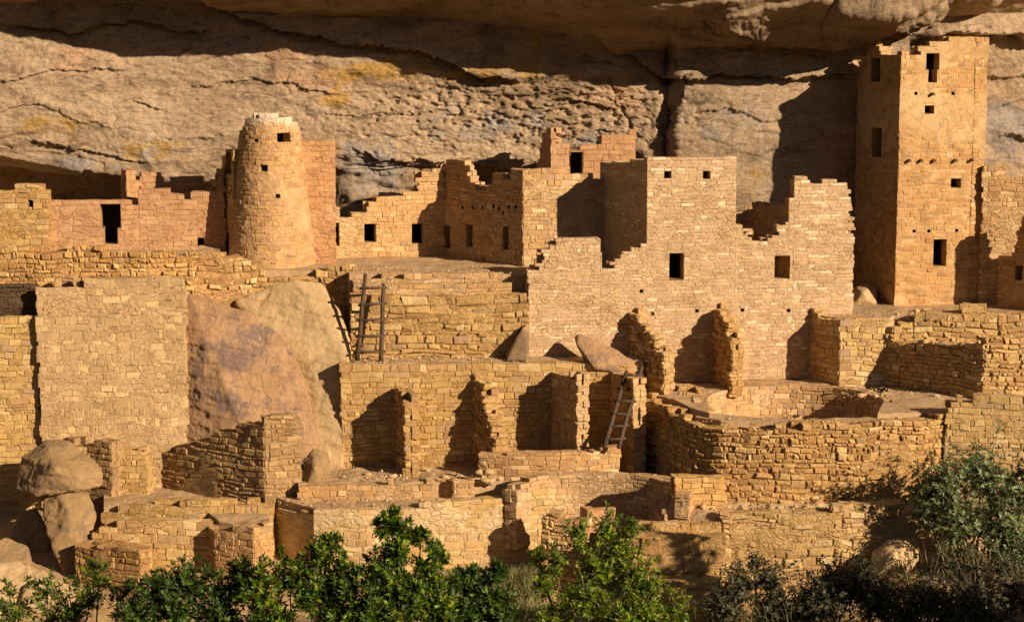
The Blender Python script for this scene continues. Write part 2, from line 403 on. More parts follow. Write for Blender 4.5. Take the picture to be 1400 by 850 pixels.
def wall(name, label, cat, pts, top, base, T=.4, sty='tan', ops=(), holes=(), beams=(), smooth=False, closed=False, batter=0, parent=None, group=None, partname='wall', leafs=2, endjag=.05, topraw=False, scale=1, rawops=(), smear=None, smz=None):
    """pts: (px,py,Y) plan points left to right. top: (px,py) or (px,py,seg). base: z. ops: (x0,y0,x1,y1[,seg[,name]])"""
    _seed[0] += 1
    P = [at(*p) if len(p) == 3 else Vector((p[0], p[1], 0)) for p in pts]
    path = Path(P, smooth, closed)
    if topraw: tp = [(f*path.L, z) for f, z in top]
    else:
        tp = [path.pix(*t) for t in top]
        for i in range(1, len(tp)):
            if tp[i][0] <= tp[i-1][0]: tp[i] = (tp[i-1][0]+.004, tp[i][1])
    oo = []
    for o in ops:
        sg = o[4] if len(o) > 4 else None
        a = path.pix(o[0], (o[1]+o[3])/2, sg); b = path.pix(o[2], (o[1]+o[3])/2, sg)
        t = path.pix((o[0]+o[2])/2, o[1], sg); q = path.pix((o[0]+o[2])/2, o[3], sg)
        oo.append((a[0], b[0], q[1], t[1], o[5] if len(o) > 5 else 'window', o[6] if len(o) > 6 else -1))
    for o in holes:
        sg = o[2] if len(o) > 2 else None
        c = path.pix(o[0], o[1], sg); oo.append((c[0]-.055, c[0]+.055, c[1]-.05, c[1]+.05, 'beam_socket'))
    oo += list(rawops)
    s = STY[sty]; mb = MB()
    masonry(mb, path, base, tp, T, s[0]*scale, s[1]*scale, s[2], s[3], s[4], s[5], oo, batter, leafs, _seed[0], endjag, bev=.03 if sty in ('rubble', 'rough', 'brown') else .012, smear=s[8] if smear is None else smear, smz=smz, warp=s[9])
    single = not oo and not beams and parent is None
    org = Vector((sum(p.x for p in P)/len(P), sum(p.y for p in P)/len(P), base))
    if parent is None and not single: parent = thing(name, label, cat, org, group)
    if single:
        o = mb.build(name, [M[s[6]], M[s[7]]], None, origin=org); tag(o, label, cat, group)
    else:
        o = mb.build(partname, [M[s[6]], M[s[7]]], parent)
    for q in oo:
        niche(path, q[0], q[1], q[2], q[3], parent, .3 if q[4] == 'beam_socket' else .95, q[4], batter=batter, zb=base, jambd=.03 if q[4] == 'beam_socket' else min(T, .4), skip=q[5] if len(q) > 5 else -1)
    for q in beams:
        c = path.pix(*q[:2], q[2] if len(q) > 2 else None); b = MB(); bo = batter*(c[1]-base)
        a1 = path.at(c[0], .14-bo); a0 = path.at(c[0], -.2-bo)
        b.tube([(a0.x,a0.y,c[1]), (a1.x,a1.y,c[1]-.015)], [.055, .05], 8); b.build('beam', [M['beam']], parent)
    return (parent or o), path

def grid_mesh(name, V, mat, parent=None, smooth=True, origin=(0, 0, 0)):
    ny, nx = V.shape[:2]; V = V-np.array(origin)
    me = bpy.data.meshes.new(name); me.vertices.add(nx*ny); me.vertices.foreach_set('co', V.reshape(-1).astype(np.float32))
    i = np.arange(nx*ny).reshape(ny, nx); q = np.stack([i[:-1, :-1], i[:-1, 1:], i[1:, 1:], i[1:, :-1]], -1).reshape(-1, 4)
    me.loops.add(q.size); me.loops.foreach_set('vertex_index', q.reshape(-1).astype(np.int32))
    me.polygons.add(len(q)); me.polygons.foreach_set('loop_start', np.arange(0, q.size, 4, dtype=np.int32))
    me.polygons.foreach_set('loop_total', np.full(len(q), 4, dtype=np.int32)); me.update(calc_edges=True); me.validate()
    me.polygons.foreach_set('use_smooth', np.full(len(q), smooth))
    o = link(name, me, parent, [mat]); o.location = origin; return o

# ------------------------------------------------------------------ cliff alcove
def cliff_mat():
    m, n, b = newmat('cliff_sandstone'); g = n.nodes.new('ShaderNodeNewGeometry').outputs['Position']
    def attr(k):
        a = n.nodes.new('ShaderNodeAttribute'); a.attribute_name = k; return a.outputs['Fac']
    a = noise(n, .30, 7, .62, .8, g, (1, 1, 2.2))
    r = ramp(n, [(.30, (.20,.135,.09)), (.40, (.34,.235,.155)), (.50, (.44,.31,.205)), (.60, (.48,.345,.23)), (.72, (.37,.26,.175))]); n.links.new(a.outputs[0], r.inputs[0])
    c = mix(n, r.outputs[0], (.50,.29,.18), attr('pinkish'))
    c = mix(n, c, (.47,.27,.07), attr('ochre'))
    c = mix(n, c, (.33,.29,.265), attr('grey'))
    w = noise(n, 1.3, 6, .72, .4, g, (1.5, 1.5, .35)); wr = ramp(n, [(.55, 0), (.68, .8)]); n.links.new(w.outputs[0], wr.inputs[0])
    wm = n.nodes.new('ShaderNodeMath'); wm.operation = 'MULTIPLY'; n.links.new(wr.outputs[0], wm.inputs[0]); n.links.new(attr('streak'), wm.inputs[1])
    c = mix(n, c, (.56,.51,.46), wm.outputs[0])
    d = noise(n, 1.1, 8, .74, 1.4, g, (.7, 1, 2.6)); dr = ramp(n, [(.35, .38), (.46, 1), (.62, 1), (.74, 1.2)]); n.links.new(d.outputs[0], dr.inputs[0])
    c = mix(n, c, dr.outputs[0], .85, 'MULTIPLY')
    k = noise(n, 2.0, 4, .6, .8, g, (.5, 1, 3.5)); kr = ramp(n, [(.485, 1), (.5, .5), (.515, 1)]); n.links.new(k.outputs[0], kr.inputs[0])
    kk = noise(n, .8, 2, .5, 0, g); kkr = ramp(n, [(.5, 0), (.6, .8)]); n.links.new(kk.outputs[0], kkr.inputs[0])
    c = mix(n, c, kr.outputs[0], kkr.outputs[0], 'MULTIPLY')
    f = noise(n, 9, 7, .78, .2, g); fr = ramp(n, [(.32, .55), (.5, 1), (.68, 1.18)]); n.links.new(f.outputs[0], fr.inputs[0])
    c = mix(n, c, fr.outputs[0], .95, 'MULTIPLY')
    n.links.new(c, b.inputs['Base Color'])
    f2 = noise(n, 3.0, 8, .74, .6, g, (.8, 1, 2.4)); b1 = bump(n, b, f2.outputs[0], .09, .9)
    b2 = bump(n, b, f.outputs[0], .05, .9, b1)
    return m
M['cliff'] = cliff_mat()
M['land'] = plain_mat('canyon_soil_and_scrub', (.08,.07,.035), (.17,.12,.065), .5, .03, 12)
def land_mat():
    m, n, b = newmat('canyon_floor'); g = n.nodes.new('ShaderNodeNewGeometry'); sx = n.nodes.new('ShaderNodeSeparateXYZ'); n.links.new(g.outputs['Position'], sx.inputs[0])
    w = noise(n, .6, 5, .65); ad = n.nodes.new('ShaderNodeMath'); ad.operation = 'MULTIPLY_ADD'; ad.inputs[1].default_value = 7; n.links.new(w.outputs[0], ad.inputs[0]); n.links.new(sx.outputs[1], ad.inputs[2])
    mr = n.nodes.new('ShaderNodeMapRange'); mr.inputs[1].default_value = 50; mr.inputs[2].default_value = 53.5; n.links.new(ad.outputs[0], mr.inputs[0])
    s1 = noise(n, 1.3, 6, .7); r1 = ramp(n, [(.35, (.07,.06,.03)), (.65, (.16,.115,.06))]); n.links.new(s1.outputs[0], r1.inputs[0])
    r2 = ramp(n, [(.35, (.34,.22,.12)), (.65, (.46,.31,.17))]); n.links.new(s1.outputs[0], r2.inputs[0])
    c = mix(n, r1.outputs[0], r2.outputs[0], mr.outputs[0]); n.links.new(c, b.inputs['Base Color'])
    f = noise(n, 14, 5, .7); b1 = bump(n, b, f.outputs[0], .04, .9); bump(n, b, s1.outputs[0], .1, .6, b1); return m
M['land'] = land_mat()
def build_cliff():
    px = np.concatenate([np.linspace(-900, -60, 60), np.linspace(-50, 1450, 900), np.linspace(1465, 2300, 60)])
    CY = lambda p: np.interp(p, [0, 300, 870, 898, 911, 926, 1000, 1100, 1140, 1175, 1400], [65.0, 65.0, 64.6, 64.6, 65.1, 64.1, 63.95, 63.85, 63.85, 64.2, 64.6])
    # photo row where the shade of the brow falls on the cliff
    ys = lambda p: np.interp(p, [-900, 0, 100, 230, 400, 520, 600, 700, 830, 925, 1000, 1040, 1090, 1120, 1300, 2300], [50, 50, 62, 70, 72, 82, 97, 110, 103, 104, 104, 98, 70, 40, 18, 10])
    yb = lambda p: np.interp(p, [-900, 0, 60, 130, 200, 290, 340, 470, 560, 640, 700, 790, 860, 890, 915, 1400], [215, 219, 230, 236, 243, 248, 235, 208, 216, 226, 236, 212, 196, 225, 330, 330])
    rec = lambda p: np.interp(p, [-900, 300, 420, 480, 620, 690, 880, 920, 2300], [4.5, 4.5, 1.5, .55, .6, 2.5, 2.5, .2, .2])
    D = 4.2; td = math.tan(SEL)/math.cos(SAZ); tx = math.tan(SAZ)
    cols = []
    nv = [10, 30, 40, 170, 70, 40]; 
    for p in px:
        Y0 = float(CY(p)); zb = zat(float(yb(p)), Y0); rr = float(rec(p)); ze_p = p-D*tx*FPX/66; YL = 60.7
        for _ in range(3):
            Yw = float(CY(ze_p)); ze_p = p-(Yw-YL)*tx*FPX/(Yw+.5)
        zs = zat(float(ys(ze_p)), Yw); ze = zs+(Yw-YL)*td  # brow lip above the view, shaped so its shade ends at those rows
        zj = max(zat(62, Y0), ze-1.5) if p < 1100 else min(zat(float(np.interp(p, [1100, 1230], [62, 12])), Y0), ze-.9)
        if p < 1100: zj = min(zj, ze-.7); Yb = Y0+rr
        X = xat(p, Y0, zb)
        K = [(Yb+.2, 4.0), (Yb, zb-2.6), (Yb-.2, zb-.25 if rr > 1 else zb-.5), (Y0+.05, zb), (Y0-.0, zj), (YL, ze), (YL-1.2, ze+5)]
        if rr < 1: K[1] = (Yb-.1, zb-3.2)
        col = []
        for (a, bb), k in zip(zip(K, K[1:]), nv):
            for i in range(k):
                t = i/k; col.append((X, a[0]+(bb[0]-a[0])*t, a[1]+(bb[1]-a[1])*t))
        col.append((X, *K[-1])); cols.append(col)
    V = np.array(cols).transpose(1, 0, 2)        # (v, x, 3)
    # round the profile along v
    for _ in range(5):
        V[1:-1] = (V[:-2]+V[1:-1]*2+V[2:])/4
    X, Y, Z = V[..., 0], V[..., 1], V[..., 2]
    dv = np.gradient(V, axis=0); dx = np.gradient(V, axis=1); N = np.cross(dv, dx); N /= np.linalg.norm(N, axis=2)[..., None]+1e-9
    if N[150, 480, 1] > 0: N = -N
    wx = fbm(X*.22, Y*.22, Z*.3, 3)*1.6; wz = fbm(X*.22+9, Y*.22, Z*.3, 3)*1.2
    big = fbm(X*.16, Y*.2, Z*.34, 4)
    def flake(n, k, w):                           # contour steps: exfoliated sheets with sharp edges
        q = n*k; f = q-np.floor(q); return (np.floor(q)+np.where(f < w, f/w, 1.0))/k
    n1 = fbm(X*.11+wx*.25, Y*.3, Z*.42+wz*.3, 2, .4); n2 = fbm(X*.36+wx*.4+5, Y*.5, Z*1.0+wz*.4, 3, .45)
    crack = lambda n, w: np.clip(1-np.abs(n)/w, 0, 1)
    ck = crack(fbm(X*.16+wx*.3+20, Y*.3, Z*.5+wz*.4, 4, .5), .018)*.22+crack(fbm(X*.5+wx*.2+40, Y*.6, Z*.9+wz*.3, 3, .5), .03)*.07
    med = fbm(X*1.3, Y*1.3, Z*2.2, 5, .55); fine = fbm(X*4.5, Y*4.5, Z*7, 4, .6)
    reg = np.exp(-(((X-0.5)/5.5)**2+((Z-zat(160, 65))/1.5)**2))
    pit = np.clip(fbm(X*2.8, Y*2.8, Z*5.0, 3, .6)+.05, 0, 1)*reg
    roof = np.clip((64.3-Y)/1.0, 0, 1)
    bed = np.clip(fbm(X*.3, Y*.4, Z*6.0, 4, .6), -.6, .6)*np.clip(((X+5.6)/.3), 0, 1)*np.clip((0.0-X)/1.0, 0, 1)*np.clip((zat(212, 65)-Z)/.3, 0, 1)
    sel = np.clip(fbm(X*.2+70, Y*.2, Z*.35, 3)*4+.45, 0, 1)
    slab = np.exp(-(((X-8.6)/3.0)**4))*np.clip((zat(95, 65)-Z)/.5, 0, 1); calm = 1-.75*slab; roof2 = np.clip((64.9-Y)/1.2, 0, 1)*np.clip((Z-zat(75, 65))/.5, 0, 1)*np.clip((11-X)/2, 0, 1)
    d = (1-.3*roof2)*(1-.55*slab)*(.26*big+(.42+.15*roof)*flake(n1, 3.2, .35-.2*roof)+(.10*sel+.12*roof)*flake(n2, 3.5, .3)-ck*(.25+.5*roof)*(1-sel*.6)+.08*med*calm+.026*fine*calm)-.33*pit+.22*bed
    # traced ledges and crevices: (polyline of photo points, overhang m, reach px)
    zr = Z-H; den = Y*cp-zr*sp; PX = 700+FPX*X/den; PY = 425-FPX*(Y*sp+zr*cp)/den
    wob = 13*fbm(PX*.013, PY*.013, PX*0, 6, .66)
    def ledge(pts, A, reach, under=10, dent=.35):
        xs = [q[0] for q in pts]; sd = PY+wob-np.interp(PX, xs, [q[1] for q in pts])
        e = np.clip((PX-xs[0])/40, 0, 1)*np.clip((xs[-1]-PX)/40, 0, 1); e = e*e*(3-2*e)
        return A*e*np.where(sd < 0, np.exp(sd/reach), -dent*np.exp(-sd/under)*np.clip(1-sd/(under*4), 0, 1))
    d += ledge([(250,-20),(330,20),(400,42),(470,60),(560,72),(640,95),(720,108)], .32, 40, 14, .8)
    d += ledge([(740,-10),(800,20),(860,70),(900,104),(1000,106),(1100,108),(1190,112)], .34, 40, 12, .5)
    d += ledge([(960,20),(1040,34),(1100,52),(1200,30),(1300,15)], .35, 22, 10, .6)
    d += ledge([(1240,52),(1320,50),(1400,52),(1500,50)], .5, 30, 22, .8)
    d += ledge([(0,30),(90,44),(180,30),(300,44)], .3, 25, 10, .6)
    for q, A, rc in [([(-60,112),(20,108),(70,98),(130,92),(190,97)], .14, 14), ([(160,150),(180,140),(215,148),(240,160)], .16, 10), ([(20,196),(80,200),(140,207),(215,222)], .16, 14),
                     ([(-40,150),(60,146),(110,158),(170,176)], .10, 12), ([(240,120),(330,112),(420,118),(480,126)], .10, 14), ([(420,150),(500,160),(560,150),(640,162)], .10, 10),
                     ([(470,206),(510,214),(600,218),(660,222)], .22, 9), ([(560,128),(640,120),(700,126),(800,122)], .10, 10), ([(700,150),(780,140),(830,150),(880,145)], .14, 12),
                     ([(240,190),(300,182),(330,190)], .10, 9), ([(470,240),(530,236),(600,246)], .12, 6), ([(470,262),(540,256),(600,262)], .12, 6), ([(470,278),(520,272),(560,280)], .10, 6),
                     ([(930,160),(990,150),(1060,165),(1110,150)], .10, 12), ([(1040,205),(1080,208),(1130,206)], .14, 8), ([(1330,110),(1400,104),(1460,110)], .18, 12), ([(1345,150),(1400,140),(1480,150)], .12, 10),
                     ([(1350,190),(1380,184),(1420,192),(1480,186)], .22, 10), ([(60,232),(150,240),(260,245)], .10, 6)]:
        d += ledge(q, A*.62, rc*1.5, 8, .35)
    d += .22*np.exp(-((PX-985)/110)**2)*np.clip((300-PY)/170, 0, 1)*np.clip((PY-95)/30, 0, 1)
    for q, wd, dp in [([(100,932),(150,920),(212,903)], 7, .30), ([(100,838),(140,842),(180,862)], 2.5, .10), ([(60,620),(105,640),(150,655)], 2, .05)]:
        ys_ = [t[0] for t in q]; sd = np.abs(PX+wob-np.interp(PY, ys_, [t[1] for t in q]))
        e = np.clip((PY-ys_[0])/8, 0, 1)*np.clip((ys_[-1]-PY)/8, 0, 1); d -= dp*e*np.clip(1-sd/wd, 0, 1)
    V2 = V+N*d[..., None]
    o = grid_mesh('cliff', V2, M['cliff'])
    nz = fbm(X*.7, Y*.7, Z*.9, 5, .6)
    def zone(els, k=3.0, th=.35):
        t = 0
        for (cx, cy, rx, ry, a) in els: t = np.maximum(t, a*np.exp(-(((PX-cx)/rx)**2+((PY-cy)/ry)**2)))
        return np.clip((t+nz*.9-th)*k, 0, 1)*np.clip(t*3, 0, 1)
    for nm, arr in (('ochre', .8*zone([(130,165,60,30,.5),(200,205,60,22,.75),(60,170,40,25,.4),(560,95,170,18,.7),(460,140,50,25,.6),(40,130,50,25,.4),(1035,235,26,30,.7),(700,60,80,20,.4),(1100,70,50,30,.4)])),
                    ('grey', .85*zone([(200,215,30,30,.45),(510,220,60,50,.8),(830,195,80,35,.6),(980,190,60,60,.45),(1370,170,60,60,.7),(680,175,110,30,.5),(120,225,80,14,.5),(310,60,70,14,.4)])),
                    ('pinkish', .7*zone([(400,110,110,60,.6),(110,100,120,40,.5),(1130,200,60,90,.8),(850,130,60,40,.5)])),
                    ('streak', zone([(1000,170,100,90,1.2),(510,215,50,40,.8),(215,195,30,40,.7),(890,200,30,30,.8),(600,95,200,14,.5),(850,240,60,20,.6)], 2, .2))):
        at_ = o.data.attributes.new(nm, 'FLOAT', 'POINT'); at_.data.foreach_set('value', arr.reshape(-1).astype(np.float32))
    return o
tag(build_cliff(), 'sandstone cliff alcove overhanging the ruins', None, None, 'structure')

# ------------------------------------------------------------------ ground
def build_ground():
    xs = np.concatenate([np.linspace(-250, -26, 30), np.linspace(-25, 25, 260), np.linspace(26, 250, 30)])
    ys = np.concatenate([np.linspace(-250, 34, 60), np.linspace(34.5, 70, 230), np.linspace(71, 200, 12)])
    X, Y = np.meshgrid(xs, ys)
    Z = np.interp(Y, [-250, -150, -60, -12, 0, 30, 44, 49, 52, 56, 70], [75, 60, 20, 6, -2, -.8, .0, .6, 1.6, 2.6, 5])  # rise behind the camera is unseen, added to screen off low sky light
    rt = np.clip((X-7)/6, 0, 1); rt = rt*rt*(3-2*rt)*np.clip((Y-46)/4, 0, 1)
    Z = Z+rt*np.interp(Y, [46, 50, 52, 55, 70], [0, 1.2, 1.4, 1.6, 1.6])
    Z = Z+.25*fbm(X*.3, Y*.3, X*0, 5)+.05*fbm(X*2, Y*2, X*0, 3)
    return grid_mesh('ground', np.stack([X, Y, Z], -1), M['land'])
tag(build_ground(), kind='structure')

def terrace(pts, z, label, mat='dirt', zb=0, rough=.035, name='terrace'):
    """flat-topped fill; pts (px,Y) anticlockwise or not, top at height z"""
    bm = bmesh.new(); P = [Vector((xat(p, Y, z), Y, z)) for p, Y in pts]
    vs = [bm.verts.new(p) for p in P]; f = bm.faces.new(vs)
    if f.normal.z < 0: f.normal_flip()
    bm.normal_update()
    x = bmesh.ops.extrude_face_region(bm, geom=[f]); 
    for v in x['geom']:
        if isinstance(v, bmesh.types.BMVert): v.co.z = zb
    bmesh.ops.triangulate(bm, faces=bm.faces[:])
    for _ in range(5):
        es = [e for e in bm.edges if e.calc_length() > .3 and min(e.verts[0].co.z, e.verts[1].co.z) > z-.01]
        if not es: break
        bmesh.ops.subdivide_edges(bm, edges=es, cuts=1, use_grid_fill=False); bmesh.ops.triangulate(bm, faces=[f for f in bm.faces if len(f.verts) > 3])
    co = np.array([v.co for v in bm.verts]); d = fbm(co[:, 0]*1.5, co[:, 1]*1.5, co[:, 2]*0+.5, 4)*rough*2
    for v, k in zip(bm.verts, d):
        if v.co.z > z-.01: v.co.z += k
    bmesh.ops.recalc_face_normals(bm, faces=bm.faces[:])
    me = bpy.data.meshes.new(name); bm.to_mesh(me); bm.free()
    o = link(name, me, None, [M[mat]]); return tag(o, label, None, None, 'structure')

# ------------------------------------------------------------------ levels
Z_UP = zat(342, 60.2)        # behind the upper left walls
Z_MID = zat(377, 57.7)       # in front of the corner house
Z_LEDGE = zat(497, 56.3)     # ladder ledge
Z_PLAZA = zat(525, 58.0)     # kiva plaza right
Z_TOWER = zat(438, 57.8)     # terrace at the foot of the square tower
Z_COURT = zat(661, 54.0)     # courtyard between the pilasters
Z_BENCH = zat(694, 52.9)     # top of front kiva wall
Z_LOW = zat(704, 51.2)       # lower right dirt ledge
terrace([(-400, 57.65), (258, 57.65), (262, 58.95), (300, 58.95), (304, 69), (-400, 69)], Z_UP, 'upper floor behind the pink walls')
terrace([(-400, 57.9), (256, 57.9), (262, 59.1), (474, 59.2), (478, 58.25), (700, 58.25), (880, 58.5), (880, 65), (-400, 65)], Z_MID-.02, 'floor before the corner house', rough=.03)
terrace([(478, 56.45), (760, 56.45), (880, 57), (880, 59), (478, 59)], Z_LEDGE-.03, 'narrow ledge under the ladder')
terrace([(872, 57.2), (915, 55.7), (955, 54.0), (970, 53.6), (965, 56.0), (1010, 57.9), (1215, 57.9), (1212, 56), (1200, 53.4), (1280, 53.6), (1500, 53.6), (1500, 61), (862, 61)], Z_PLAZA, 'plaza floor round the upper kiva')
terrace([(950, 53.7), (985, 53.15), (1080, 52.85), (1200, 52.95), (1290, 53.5), (1290, 53.8), (1200, 53.7), (1085, 53.3), (965, 54.3)], Z_PLAZA-.14, 'rim of the upper kiva')
terrace([(1150, 58.1), (1216, 58.25), (1222, 58.65), (1300, 58.4), (1500, 58.1), (1500, 68), (1100, 68), (1100, 59.2)], Z_TOWER, 'terrace at the foot of the square tower')
terrace([(408, 54.2), (700, 54.3), (880, 54.6), (880, 58), (408, 58)], Z_COURT-.03, 'courtyard floor between the pilasters', rough=.06)
terrace([(372, 54.4), (430, 52.95), (560, 53.05), (745, 54.4), (745, 55.2), (372, 55.2)], Z_BENCH-.03, 'bench inside the front kiva wall')
terrace([(905, 51.9), (985, 51.35), (1235, 51.35), (1420, 51.6), (1420, 54), (905, 54)], Z_LOW-.03, 'dirt ledge under the curved retaining wall', rough=.12)
terrace([(142, 54.1), (372, 53.8), (372, 57), (142, 57)], zat(690, 54.3), 'ledge under the boulders')

terrace([(940, 57.9), (1225, 57.9), (1225, 53.3), (960, 53.5)], Z_PLAZA-1.0, 'pit floor of the upper kiva')
terrace([(765, 53.9), (922, 53.9), (918, 52.4), (775, 52.4)], Z_LOW-1.1, 'pit floor of the lower kiva')
# ------------------------------------------------------------------ walls: upper left
TG = 'walls'
wall('stone_wall', 'yellowish block wall end at the far left edge with one tiny window', 'wall', [(-40,300,59.9), (66,300,59.9)],
     [(-40,262), (12,259), (22,256), (26,252), (57,252), (58,263), (67,266)], Z_UP-.3, .45, 'gold', ops=[(38,274,45,283)])
wall('stone_wall', 'low pink plastered wall with a T-shaped doorway under the dark recess', 'wall', [(66,300,60.2), (268,300,60.5)],
     [(66,274), (128,274), (188,277), (189,256), (229,256), (231,265), (250,266), (252,273), (269,276)], Z_UP-.3, .4, 'pink',
     ops=[(137,279,165,312,None,'doorway',0), (141,312,161,334,None,'doorway',2)])
wall('stone_wall', 'broken pink stub rising behind the T-shaped doorway wall', 'wall', [(166,260,62.0), (173,260,61.2), (191,260,61.4)],
     [(166,232,0), (172,231,0), (174,231,1), (180,240,1), (190,252,1)], Z_UP-.3, .3, 'pink')
wall('stone_wall', 'shadowed low wall behind the doorway wall, stepping down to the round tower', 'wall', [(192,260,63.0), (280,260,63.3)],
     [(192,236), (225,241), (232,248), (250,238), (270,240), (280,250)], Z_UP-.3, .35, 'pink')
wall('stone_wall', 'shaded wall between the pink wall and the round tower with a small square opening', 'wall', [(262,300,61.2), (308,300,61.2)],
     [(262,262), (272,268), (290,262), (298,242), (300,236), (308,232)], Z_UP-.3, .35, 'pink', ops=[(259,325,279,343)])
# round tower
rt = at(372, 375, 61.0); zrt = zat(384, 59.7)
cpts = [(rt.x+1.40*math.cos(R(a)), rt.y+1.40*math.sin(R(a))) for a in range(90, 450, 6)]
ztop = zat(158, 60.3)
def drum_window(x0, y0, x1, y1):
    Yf = rt.y-1.1
    for _ in range(5):
        zc = zat((y0+y1)/2, Yf); r = 1.40-.105*(zc-zrt)
        q = max(-.98, min(.98, (xat((x0+x1)/2, Yf, zc)-rt.x)/r)); Yf = rt.y-r*math.sqrt(1-q*q)
    a = math.degrees(math.asin(q))+180; L = 2*math.pi*1.40; c = a/360*L
    w = (x1-x0)/45/2/math.sqrt(1-q*q)*1.40/r; h = (y1-y0)/45/2
    return (c-w, c+w, zc-h, zc+h, 'window')
rops = [drum_window(*q) for q in ((380,182,397,195), (355,226,366,235), (377,265,383,271), (346,190,353,195))]
RT, rp = wall('round_tower', 'tall round stone tower with whitened top and tiny windows', 'tower', cpts,
     [(0,ztop-.4), (.2,ztop-1.3), (.27,ztop-.95), (.29,ztop-.55), (.33,ztop-.5), (.36,ztop-.2), (.42,ztop), (.56,ztop-.02), (.64,ztop-.06), (.7,ztop-.3), (.8,ztop-.5), (1,ztop-.4)], zrt, .32, 'round',
     smooth=True, closed=True, batter=.105, topraw=True, rawops=rops)
wall('stone_wall', 'shaded annex wall with tall doorway against the left side of the round tower', 'wall', [(301,300,62.0), (320,300,60.6)],
     [(301,245), (306,208), (320,204)], Z_UP-.3, .35, 'gold', ops=[(303,316,314,351,None,'doorway'), (308,208,316,238)])
wall('stone_wall', 'tall flat plastered wall joined to the right side of the round tower', 'wall', [(405,300,61.2), (459,300,61.3)],
     [(405,194), (458,195), (459,200)], Z_MID-.5, .4, 'pink', endjag=.02)
wall('stone_wall', 'ragged pale wall right of the round tower with two small windows and a slit', 'wall', [(436,320,62.3), (608,320,63.2)],
     [(445,275), (459,282), (468,294), (480,296), (494,289), (505,282), (512,268), (545,267), (568,262), (575,240), (585,235), (600,225), (612,225)], Z_MID-.3, .4, 'tan',
     ops=[(498,306,514,331), (563,306,579,333), (457,305,464,336)])
# ------------------------------------------------------------------ corner house
wall('corner_house', 'roofless corner house with a broken shaded side holding three narrow windows', 'building',
     [(597,300,63.7), (606,300,63.3), (715,300,60.2), (835,300,60.7)],
     [(597,250,0), (606,228,0), (610,222,1), (625,217,1), (632,222,1), (640,237,1), (648,250,1), (655,257,1), (668,258,1), (672,243,1), (683,240,1), (690,252,1), (700,236,1), (714,231,1),
      (716,231,2), (755,230,2), (790,240,2), (835,246,2)], Z_MID-.3, .35, 'tan',
     ops=[(606,308,616,339,1), (637,307,646,337,1), (687,309,695,341,1)], holes=[(632,284,1), (646,284,1), (659,284,1), (674,282,1), (682,285,1), (695,283,1), (688,291,1), (705,283,1)])
wall('stone_wall', 'pointed wall fragment standing against the cliff above the corner house', 'wall', [(734,220,64.4), (753,220,62.6), (779,220,62.7)],
     [(734,232,0), (742,185,0), (750,174,0), (753,176,1), (756,198,1), (779,201,1)], Z_MID, .35, 'pink')
wall('stone_wall', 'high pink wall with a dark doorway under the cliff above the corner house', 'wall', [(779,240,62.8), (870,240,63.0)],
     [(779,203), (797,206), (812,197), (822,196), (824,188), (840,183), (868,180), (870,215)], Z_MID, .35, 'pink', ops=[(780,208,797,242,None,'doorway')])
# ------------------------------------------------------------------ tower house + long facade
FY = lambda p: 57.6+(p-720)*(1.6/445)
zf = Z_LEDGE-.9
TH, tp_ = wall('stone_facade', 'broad many storey facade with a square upper storey, two upper and two lower windows', 'building',
     [(722,400,FY(722)), (1166,400,FY(1166))],
     [(720,372), (734,370), (736,358), (742,342), (752,341), (762,328), (820,325), (822,345), (824,366), (836,367), (838,360), (848,358), (850,346), (862,345), (866,338), (876,338), (884,332), (885,217), (1006,215), (1007,310), (1022,312), (1026,324), (1034,330), (1046,331),
      (1052,322), (1062,318), (1066,308), (1078,304), (1079,272), (1085,268), (1087,250), (1092,242), (1103,243), (1105,250), (1122,253), (1135,247), (1155,249), (1160,260), (1164,330)], zf, .45, 'brick',
     ops=[(908,234,918,244), (961,234,971,245), (915,346,935,382), (1059,350,1080,381)],
     holes=[(892,429), (953,425), (1015,424), (1078,424), (877,398)])
wall('stone_facade', '', '', [(820,300,60.9), (884.5,300,FY(884)+.02)], [(820,223), (882,218), (884.5,218)], Z_LEDGE, .4, 'brick', parent=TH, partname='side_wall', endjag=.0)
wall('stone_wall', 'shaded broken room wall in the notch right of the square upper storey', 'wall', [(1027,300,60.4), (1086,300,58.95)],
     [(1027,277), (1050,278), (1062,283), (1086,276)], Z_PLAZA, .35, 'tan')
wall('stone_wall', 'low shaded wall end deep in the notch beside the square upper storey', 'wall', [(1004,300,61.2), (1034,300,61.2)],
     [(1004,286), (1034,288)], Z_PLAZA, .35, 'pink')
# facade buttresses
def buttress(label, bx, by, bY, fx, fy, fY, top, base, T=.38, sty='rubble', group='pilaster walls projecting towards the courtyard'):
    return wall('pilaster_wall', label, 'wall', [(bx,by,bY), (fx,fy,fY)], top, base, T, sty, group=group, endjag=.07)
G2 = 'stepped buttress walls on the plaza'
buttress('leaning stepped buttress left on the plaza, just right of the tilted slab', 858, 470, FY(858), 908, 500, 56.3, [(858,424), (866,428), (876,440), (886,452), (897,470), (906,486), (910,492)], Z_PLAZA-.2, group=G2)
buttress('narrow ragged buttress in the middle of the facade foot', 974, 470, FY(974), 1000, 500, 56.9, [(972,419), (982,421), (990,440), (996,455), (1000,475)], Z_PLAZA-.2, group=G2)
